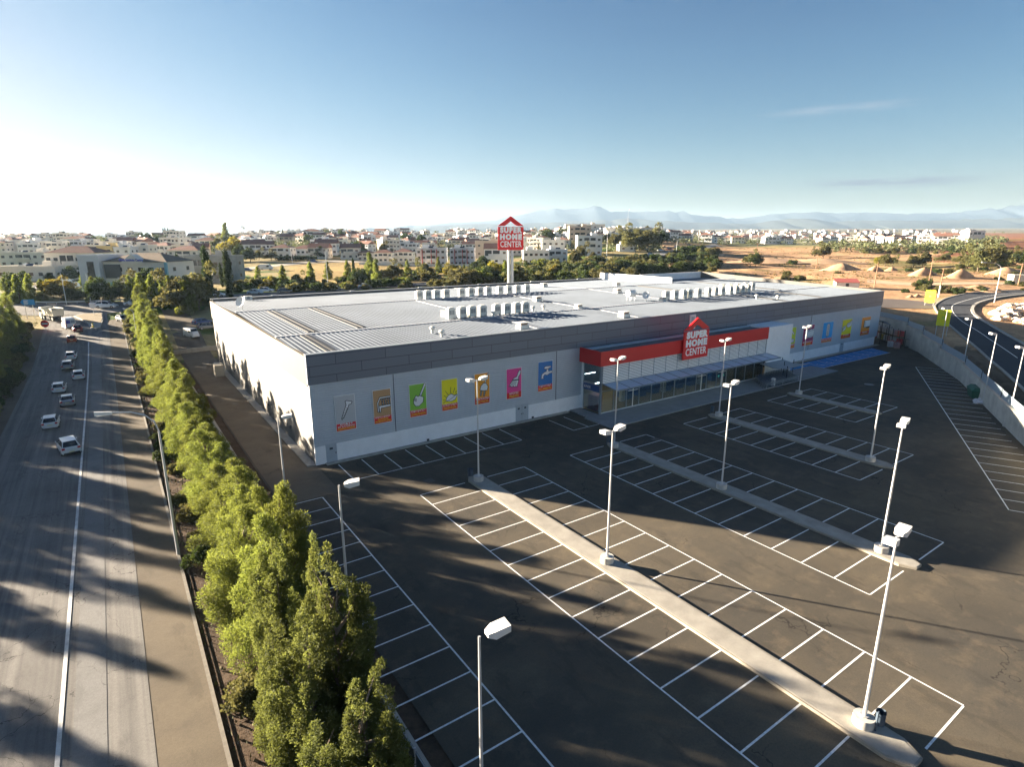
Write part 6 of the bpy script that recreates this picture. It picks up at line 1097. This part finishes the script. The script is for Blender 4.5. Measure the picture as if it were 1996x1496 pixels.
# ---------------------------------------------------------------- houses
WM = {'white': mat('house_white', (.80, .79, .76), .85, var=.06, scale=.4), 'cream': mat('house_cream', (.75, .70, .61), .85, var=.06, scale=.4), 'yellow': mat('house_yellow', (.58, .46, .22), .85), 'peach': mat('house_peach', (.62, .50, .40), .85), 'grey': mat('house_grey', (.26, .27, .27), .8, var=.2, scale=.6), 'palegrey': mat('house_pale_grey', (.62, .64, .67), .8)}
TILE = mat('roof_tile', (.24, .12, .085), .8, var=.3, scale=1.5); TILEB = mat('roof_tile_brown', (.20, .15, .10), .8, var=.25, scale=1.5); FLAT = mat('flat_roof_top', (.42, .41, .39), .9, var=.15, scale=.6); HW = mat('house_window', (.05, .055, .06), .25); SHUT = mat('shutter', (.16, .11, .08), .7); SOL = mat('solar_panel', (.02, .03, .06), .15)
def house(w, d, h_, roof='flat', col='white', tile=TILE, ncol=4, storeys=2, parts=True, extra='tank', win=HW, balcony=True, shade=False):
    rn_ = random.Random(int(w*10+h_*7+d)); g_ = empty('house', (0, 0, 0), 0, '', 'house') if parts else None; one = MB(); m = WM[col]
    def part(mb, name):
        if parts: return mb.build(name, g_)
        off = len(one.v); one.v += mb.v; one.f += [tuple(i+off for i in f) for f in mb.f]; one.m += [one.mi(mb.ms[k]) for k in mb.m]
    part(MB().box(-w/2, w/2, -d/2, d/2, -2.5, h_, m), 'wall')
    if roof == 'flat':
        part(MB().box(-w/2-.1, w/2+.1, -d/2-.1, -d/2+.15, h_+.005, h_+.7, m).box(-w/2-.1, w/2+.1, d/2-.15, d/2+.1, h_+.005, h_+.7, m).box(-w/2-.1, -w/2+.15, -d/2+.155, d/2-.155, h_+.005, h_+.7, m).box(w/2-.15, w/2+.1, -d/2+.155, d/2-.155, h_+.005, h_+.7, m), 'parapet')
        part(MB().box(-w/2+.16, w/2-.16, -d/2+.16, d/2-.16, h_+.005, h_+.06, FLAT), 'roof')
        if w > 7: sx = rn_.choice((-1, 1)); part(MB().box(sx*w*.22-1.6, sx*w*.22+1.6, -.5, d*.35, h_+.07, h_+2.3, m), 'stair_tower')
    else:
        e = .45; rh = min(w, d)*(.20 if roof == 'hip' else .24); a = (w-d)/2 if w > d else 0; b_ = (d-w)/2 if d > w else 0
        if roof == 'gable':
            part(MB().loft([[(-w/2-e, -d/2-e, h_), (-w/2-e, d/2+e, h_), (-w/2-e, 0, h_+rh*1.15)], [(w/2+e, -d/2-e, h_), (w/2+e, d/2+e, h_), (w/2+e, 0, h_+rh*1.15)]], tile), 'roof')
        else:
            mb = MB(); A0, A1, A2, A3 = (-w/2-e, -d/2-e, h_), (w/2+e, -d/2-e, h_), (w/2+e, d/2+e, h_), (-w/2-e, d/2+e, h_); R0, R1 = (-a, -b_, h_+rh), (a+.01, b_+.01, h_+rh)
            mb.poly([A0, A1, R1, R0], tile).poly([A2, A3, R0, R1], tile).poly([A1, A2, R1], tile).poly([A3, A0, R0], tile).poly([A3, A2, A1, A0], m); part(mb, 'roof')
    sh_ = h_/storeys
    for s in range(storeys):
        zc = sh_*s+sh_*.52
        bal = balcony and s > 0
        for c in range(ncol):
            x = -w/2+w*(c+.5)/ncol; ww = min(.75, w/ncol*.28)
            if bal and c in (ncol//2, ncol//2-1) and ncol > 2:
                f = part(MB().box(x-w/ncol*.42, x+w/ncol*.42, -d/2-.03, -d/2+.02, zc-sh_*.36, zc+sh_*.3, win), 'window')
                if c == ncol//2: part(MB().box(-w/ncol, w/ncol, -d/2-1.1, -d/2-.04, zc-sh_*.46, zc-sh_*.40, m).box(-w/ncol, w/ncol, -d/2-1.1, -d/2-1.02, zc-sh_*.40, zc-sh_*.12, m), 'balcony')
                continue
            part(MB().box(x-ww, x+ww, -d/2-.04, -d/2+.02, zc-.55, zc+.6, win if (c+s) % 3 else SHUT), 'window')
        for y in (-.25, .25):
            for sx in (-1, 1): part(MB().box(min(sx*w/2, sx*(w/2+.04)), max(sx*w/2, sx*(w/2+.04)), y*d-.6, y*d+.6, zc-.5, zc+.6, win), 'window')
    if extra == 'tank': x = rn_.uniform(-w*.25, w*.25); z0 = h_+(.1 if roof == 'flat' else min(w, d)*.16); part(MB().tube([(x, d*.1, z0+.9), (x+1.3, d*.1, z0+.9)], .42, WHITE, 8).box(x+.1, x+1.2, d*.1-.3, d*.1+.3, z0-.2, z0+.5, GALV), 'water_tank')
    if extra == 'tank' and w > 8: part(MB().loft([[(-w*.1, -d*.2, h_+.6), (-w*.1+2.4, -d*.2, h_+.6), (-w*.1+2.4, -d*.2+.9, h_+1.4), (-w*.1, -d*.2+.9, h_+1.4)], [(-w*.1, -d*.2+.05, h_+.55), (-w*.1+2.4, -d*.2+.05, h_+.55), (-w*.1+2.4, -d*.2+.95, h_+1.35), (-w*.1, -d*.2+.95, h_+1.35)]], SOL), 'solar_panel')
    if parts: return g_
    o = one.build('house'); o['category'] = 'house'; return o
def special(x0, x1, yb, yt, label, rz=0, dep=None, cat='house', name='house', **kw):
    q = hit((x0+x1)/2, yb); k = q.y/1163; w = (x1-x0)*k; hh = (yb-yt)*k; 
    if kw.get('roof', 'flat') != 'flat': hh *= .84
    else: hh = max(2.5, hh-.7)
    g_ = house(w*.96, dep or min(w*.8, 11), hh, **kw); g_.location = (q.x, q.y+(dep or min(w*.8, 11))/2, q.z); g_.rotation_euler = (0, 0, R(rz)); g_.name = name; tag(g_, label, cat); return g_, w, hh, q
# education building with its sign
g_, w, hh, q = special(205, 346, 572, 499, 'cream education building with brown hipped roof and blue lettering sign', -6, 12, cat='building', name='education_building', roof='hip', col='cream', tile=TILEB, ncol=6, balcony=False, extra='')
text('Olivia Institute Centre', .95, mat('sign_letter_blue', (.03, .06, .45), .5), g_, (-w*.02, -6.75, hh+.05), width=w*.36, depth=.03, bold=.02)
MB().loft([[(-w*.22, -6.6, hh-.6), (w*.18, -6.6, hh-.6), (-.4, -6.6, hh+2.2)], [(-w*.22, -4, hh-.6), (w*.18, -4, hh-.6), (-.4, -4, hh+2.2)]], WM['cream']).build('gable', g_)
MB().box(-w*.46, -w*.22, -6.3, -6.0, hh*.48, hh*.92, mat('charcoal_glazing', (.05, .065, .08), .3)).build('glazed_bay', g_); MB().box(-w*.22, w*.28, -7.2, -6.0, hh*.40, hh*.47, mat('cloth_green', (.06, .13, .03), .9, var=.4, scale=3)).build('planter', g_)
MB().box(-w*.44, -w*.10, -6.4, -6.1, hh*.12, hh*.34, mat('turquoise_panel', (.25, .50, .56), .5)).build('panel', g_); MB().box(-w*.02, w*.08, -6.4, -6.1, hh*.08, hh*.34, mat('azure_panel', (.06, .30, .50), .5)).build('panel', g_); MB().box(w*.455, w*.49, -6.5, -6.0, 0, hh, mat('turquoise_panel', (.25, .50, .56))).build('corner_strip', g_); MB().box(w*.24, w*.29, -6.3, -6.1, hh*.5, hh*.8, mat('azure_panel', (.06, .30, .50))).build('panel', g_)
g_, w, hh, q = special(162, 207, 572, 497, 'white block with a tall dark window strip, left of the education building', -4, 10, cat='building', name='office_block', roof='flat', col='palegrey', ncol=1, storeys=1, balcony=False, extra='')
MB().box(-w*.06, w*.24, -5.15, -5.0, hh*.15, hh*.88, HW).build('window_strip', g_)
special(345, 452, 552, 499, 'unfinished grey concrete building behind the cypresses', -3, 12, cat='building', name='concrete_building', roof='flat', col='grey', ncol=7, extra='')
special(92, 192, 545, 484, 'large cream house with dark red hipped roof at the left', 4, 12, roof='hip', col='cream', ncol=7, extra='')
special(0, 96, 521, 492, 'long cream flat-roofed house at the left edge, upper one', 2, 10, roof='flat', col='cream', ncol=6); special(-6, 112, 548, 519, 'lower cream flat-roofed house at the left edge with small dark windows', 2, 10, roof='flat', col='cream', ncol=6, storeys=1)
special(192, 224, 510, 480, 'yellowish flat-roofed block behind the white office', 0, roof='flat', col='yellow', ncol=2); special(224, 258, 510, 482, 'white flat-roofed block between the yellow and cream ones', 0, roof='flat', col='white', ncol=2); special(258, 294, 508, 478, 'plain cream flat-roofed block behind the brown roof', 0, roof='flat', col='cream', ncol=2, balcony=False); special(216, 256, 486, 462, 'tall white block with a narrow tower on the left skyline', 0, roof='flat', col='palegrey', ncol=3)
special(120, 172, 484, 463, 'white house with a red window group high at the left', 0, roof='hip', col='white', ncol=4); special(15, 125, 490, 470, 'long hazy cream terrace at the left skyline', 0, 10, roof='flat', col='cream', ncol=8); special(-10, 14, 492, 470, 'brown-roofed house cut by the left edge', 0, roof='hip', col='cream', ncol=2)
special(326, 393, 512, 484, 'cream house with broad dark red gable roof above the grey building', -4, roof='hip', col='cream', ncol=4); special(316, 384, 494, 474, 'low white house with a red roof left of the white block', 0, roof='hip', col='white', ncol=4); special(354, 405, 484, 464, 'plain white block with few windows on the left rise', 0, roof='flat', col='palegrey', ncol=4, balcony=False)
special(469, 526, 492, 477, 'long low white modern house with glass balcony', 0, roof='flat', col='white', ncol=4); special(528, 568, 503, 480, 'white house with dark red hipped roof above the hedge', 0, roof='hip', col='white', ncol=3); special(568, 614, 499, 483, 'wide low white house with red roof beside the hedge', 0, roof='hip', col='white', ncol=5, storeys=1); special(487, 520, 500, 486, 'small red-roofed bungalow below the modern house', 0, roof='hip', col='cream', ncol=3, storeys=1)
special(452, 496, 472, 456, 'pale building under the wind pump on the skyline', 0, roof='flat', col='palegrey', ncol=4, balcony=False); special(553, 588, 470, 450, 'white house on the skyline left of the red gable', 0, roof='flat', col='white', ncol=4); special(586, 626, 470, 448, 'tall white house with red roof on the skyline', 0, roof='hip', col='white', ncol=3)
special(600, 640, 504, 480, 'cream house with steep dark red roof left of the twin houses', 0, roof='gable', col='cream', ncol=3); special(662, 700, 506, 480, 'cream house with a large dark roof, left neighbour of the twin houses', 10, roof='gable', col='cream', ncol=3); special(696, 728, 508, 491, 'small house with orange-red roof before the twin houses', 0, roof='hip', col='cream', ncol=3); special(728, 766, 512, 490, 'left one of the twin cream houses with arched windows', 0, roof='hip', col='cream', ncol=4); special(767, 806, 512, 488, 'right one of the twin cream houses with arched windows', 0, roof='hip', col='cream', ncol=4)
special(795, 850, 490, 474, 'cream house with wide brown roof behind the apartment block', 0, roof='gable', col='cream', ncol=4)
for x0, x1, lb in ((811, 870, 'left wing of the white three-storey apartments with red frames'), (876, 926, 'right wing of the white three-storey apartments with red frames')):
    g_, w, hh, q = special(x0, x1, 519, 484, lb, 0, 11, cat='apartment block', name='apartment_block', roof='flat', col='palegrey', ncol=6, storeys=3)
    for x in (-w*.28, w*.02, w*.2): MB().box(x-.15, x+.15, -6.7, -5.5, 0, hh, mat('frame_red', (.38, .05, .05), .6)).build('red_frame', g_)
special(925, 975, 503, 470, 'blank peach block behind the pylon', 0, roof='flat', col='peach', ncol=3, balcony=False); special(943, 992, 517, 480, 'white house with solar panels right beside the pylon', 0, roof='gable', col='white', ncol=3)
special(1018, 1070, 517, 488, 'white two-storey house nearest right of the pylon', 3, roof='flat', col='white', ncol=5, balcony=False, extra=''); special(1068, 1106, 512, 486, 'white house with dark porch beside it, right of the pylon', 3, roof='flat', col='white', ncol=3); special(1055, 1102, 495, 468, 'white block behind the two white houses', 0, roof='flat', col='white', ncol=4, balcony=False)
special(1124, 1174, 499, 460, 'white three-storey block with dark balconies on the rise', 0, 12, cat='apartment block', name='apartment_block', roof='flat', col='palegrey', ncol=4, storeys=3); special(1108, 1152, 480, 442, 'pinkish apartment block behind the white three-storey one', 0, cat='apartment block', name='apartment_block', roof='flat', col='peach', ncol=4, storeys=4); special(1178, 1282, 470, 445, 'long beige block on the skyline right of the pinkish one', 0, 12, cat='apartment block', name='apartment_block', roof='flat', col='cream', ncol=9, storeys=2); special(1100, 1180, 466, 438, 'stepped cream block at the top of the central hill', 0, cat='apartment block', name='apartment_block', roof='flat', col='cream', ncol=6, storeys=3)
special(1206, 1240, 491, 477, 'white panel building with a vehicle picture among the trees by the highway', 0, roof='flat', col='white', ncol=2, storeys=1, balcony=False, extra='')
special(1886, 1918, 472, 450, 'large white house standing apart on the right ridge', 0, roof='flat', col='white', ncol=4); special(1758, 1776, 478, 466, 'small white house with grey shed below the far town', 0, roof='gable', col='white', ncol=3); special(1490, 1520, 476, 462, 'white blue-tinted house at the near edge of the far town', 0, roof='flat', col='palegrey', ncol=4); special(1383, 1398, 473, 460, 'white house with orange roof at the near edge of the town', 0, roof='hip', col='white', ncol=2)
# wind pump
p = hit(478, 468); k = p.y/1163; g_ = empty('wind_pump', p, 0, 'wind pump wheel on a lattice tower on the left skyline', 'wind pump'); hh = 25*k
for sx in (-1, 1):
    for sy in (-1, 1): MB().tube([(sx*1.1, sy*1.1, 0), (sx*.15, sy*.15, hh)], .10, GALV, 4).build('tower_leg', g_)
mb = MB()
for i in range(16): a = i*math.pi/8; r0, r1 = .5, 4.2*k*1.0; mb.poly([(r0*math.cos(a-.1), -.3, hh+r0*math.sin(a-.1)), (r1*math.cos(a-.13), -.3, hh+r1*math.sin(a-.13)), (r1*math.cos(a+.13), -.22, hh+r1*math.sin(a+.13)), (r0*math.cos(a+.1), -.22, hh+r0*math.sin(a+.1))], mat('rotor', (.40, .36, .33), .6))
mb.build('rotor', g_); MB().box(-6*k, -3.9*k, -.05, .05, hh-1.0*k, hh+1.0*k, DARK).build('tail_vane', g_)
# clipped hedge at the houses
p0, p1 = hit(545, 509), hit(612, 509); mb = [(p0.lerp(p1, i/12).x, p0.lerp(p1, i/12).y, p0.lerp(p1, i/12).z+1.2, 2.2, 1.2, 1.3) for i in range(13)]
o_ = bpy.data.objects.new('clipped_hedge', leaves(mb, 3500, .5, DKG, 88)); COL.objects.link(o_); tag(o_, 'long clipped dark hedge below the wide red-roofed house', 'hedge')
p0, p1 = hit(700, 516), hit(945, 519); gw = empty('garden_wall', (0, 0, 0), 0, 'long pale garden wall in front of the central houses', 'wall')
for i in range(12): a, b_ = p0.lerp(p1, i/12), p0.lerp(p1, (i+.98)/12); z = min(T(a.x, a.y), T(b_.x, b_.y)); MB().loft([[(a.x, a.y, z-.5), (a.x, a.y+.3, z-.5), (a.x, a.y+.3, z+1.5), (a.x, a.y, z+1.5)], [(b_.x, b_.y, z-.5), (b_.x, b_.y+.3, z-.5), (b_.x, b_.y+.3, z+1.5), (b_.x, b_.y, z+1.5)]], WM['cream']).build('wall_panel', gw)
# generic houses, three ranks of detail
rn = random.Random(31)
GEN = []
for (w, d, h_, rf, col, tl, nc) in ((11, 10, 6.4, 'flat', 'white', TILE, 4), (12, 10, 6.2, 'hip', 'white', TILE, 4), (10, 9, 6.6, 'flat', 'cream', TILE, 3), (13, 10, 6.0, 'hip', 'cream', TILE, 4), (9, 10, 7.4, 'flat', 'palegrey', TILE, 3), (10, 9, 5.6, 'gable', 'peach', TILE, 3), (14, 11, 9.2, 'flat', 'cream', TILE, 5), (12, 9, 6.3, 'gable', 'white', TILE, 4)):
    o = house(w, d, h_, rf, col, tl, nc, 3 if h_ > 9 else 2, parts=False); GEN.append(((col, rf, h_), Proto(o)))
CN = {'white': 'white', 'cream': 'cream', 'palegrey': 'pale grey', 'peach': 'peach'}; RN = {'flat': 'flat-roofed', 'hip': 'red hip-roofed', 'gable': 'red gable-roofed'}
areas = [('left town', 0, 470, 468, 500, 46), ('central town', 480, 800, 452, 500, 70), ('town around the pylon', 800, 1110, 446, 500, 62), ('hilltop right of the pylon', 1110, 1330, 443, 472, 34), ('far town above the bushes', 1330, 1500, 450, 474, 44), ('far right town', 1500, 1880, 449, 476, 96)]
used = [(60, 505, 60), (250, 560, 95), (400, 540, 60), (770, 515, 70), (850, 518, 90)]
for (an, x0, x1, y0, y1, nn) in areas:
    pts = []; tries = 0
    while len(pts) < nn and tries < 4000:
        tries += 1; X = rn.uniform(x0, x1); Y = y0+(y1-y0)*rn.random()**1.25; q = hit(X, Y)
        if q.y > 2300: continue
        k = 1163/q.y
        if any(abs(X-a)*1.0 < (11*k)*.85 and abs(Y-b_) < 3.2 for a, b_, _ in pts): continue
        if any(sp_[0]-4 < X < sp_[1]+4 and sp_[2]-26 < Y < sp_[2]+3 for sp_ in ((92, 192, 545), (162, 346, 572), (345, 452, 552), (0, 96, 521), (660, 926, 519), (925, 992, 517), (1018, 1106, 517), (1108, 1176, 499), (526, 614, 503), (1205, 1280, 491))): continue
        pts.append((X, Y, q))
    pts.sort(key=lambda t: t[0]); cc = {}
    for X, Y, q in pts:
        (col, rf, h_), pr = GEN[rn.choices(range(8), (5, 3, 3, 2, 2, 1, 1, 2) if 'far' not in an else (4, 4, 2, 3, 1, 2, 1, 3))[0]]
        key = (col, rf, h_); cc[key] = cc.get(key, 0)+1; st_ = 'three-storey ' if h_ > 9 else ('' if h_ < 7 else 'tall ')
        pr.put((q.x, q.y, q.z), R(rn.choice((-28, -12, 0, 8, 20, 34))), f'{CN[col]} {RN[rf]} {st_}house, {cc[key]} from left of its kind, {an}', 'houses of the town', rn.uniform(.85, 1.12))
# ---------------------------------------------------------------- air
hz = MB().box(-14000, 14000, -400, 13500, -1.6, 395, mat('air', (1, 1, 1))).build('haze'); tag(hz, 'pale morning haze over the plain', 'haze', kind='stuff')
vm = bpy.data.materials.new('haze_air'); vm.use_nodes = True; n = vm.node_tree; n.nodes.clear(); o_ = n.nodes.new('ShaderNodeOutputMaterial'); pv = n.nodes.new('ShaderNodeVolumePrincipled')
pv.inputs['Color'].default_value = (.50, .72, 1.0, 1); pv.inputs['Density'].default_value = 0.00005; pv.inputs['Anisotropy'].default_value = .2; n.links.new(pv.outputs[0], o_.inputs['Volume'])
hz.data.materials.clear(); hz.data.materials.append(vm)
S.cycles.volume_bounces = 0
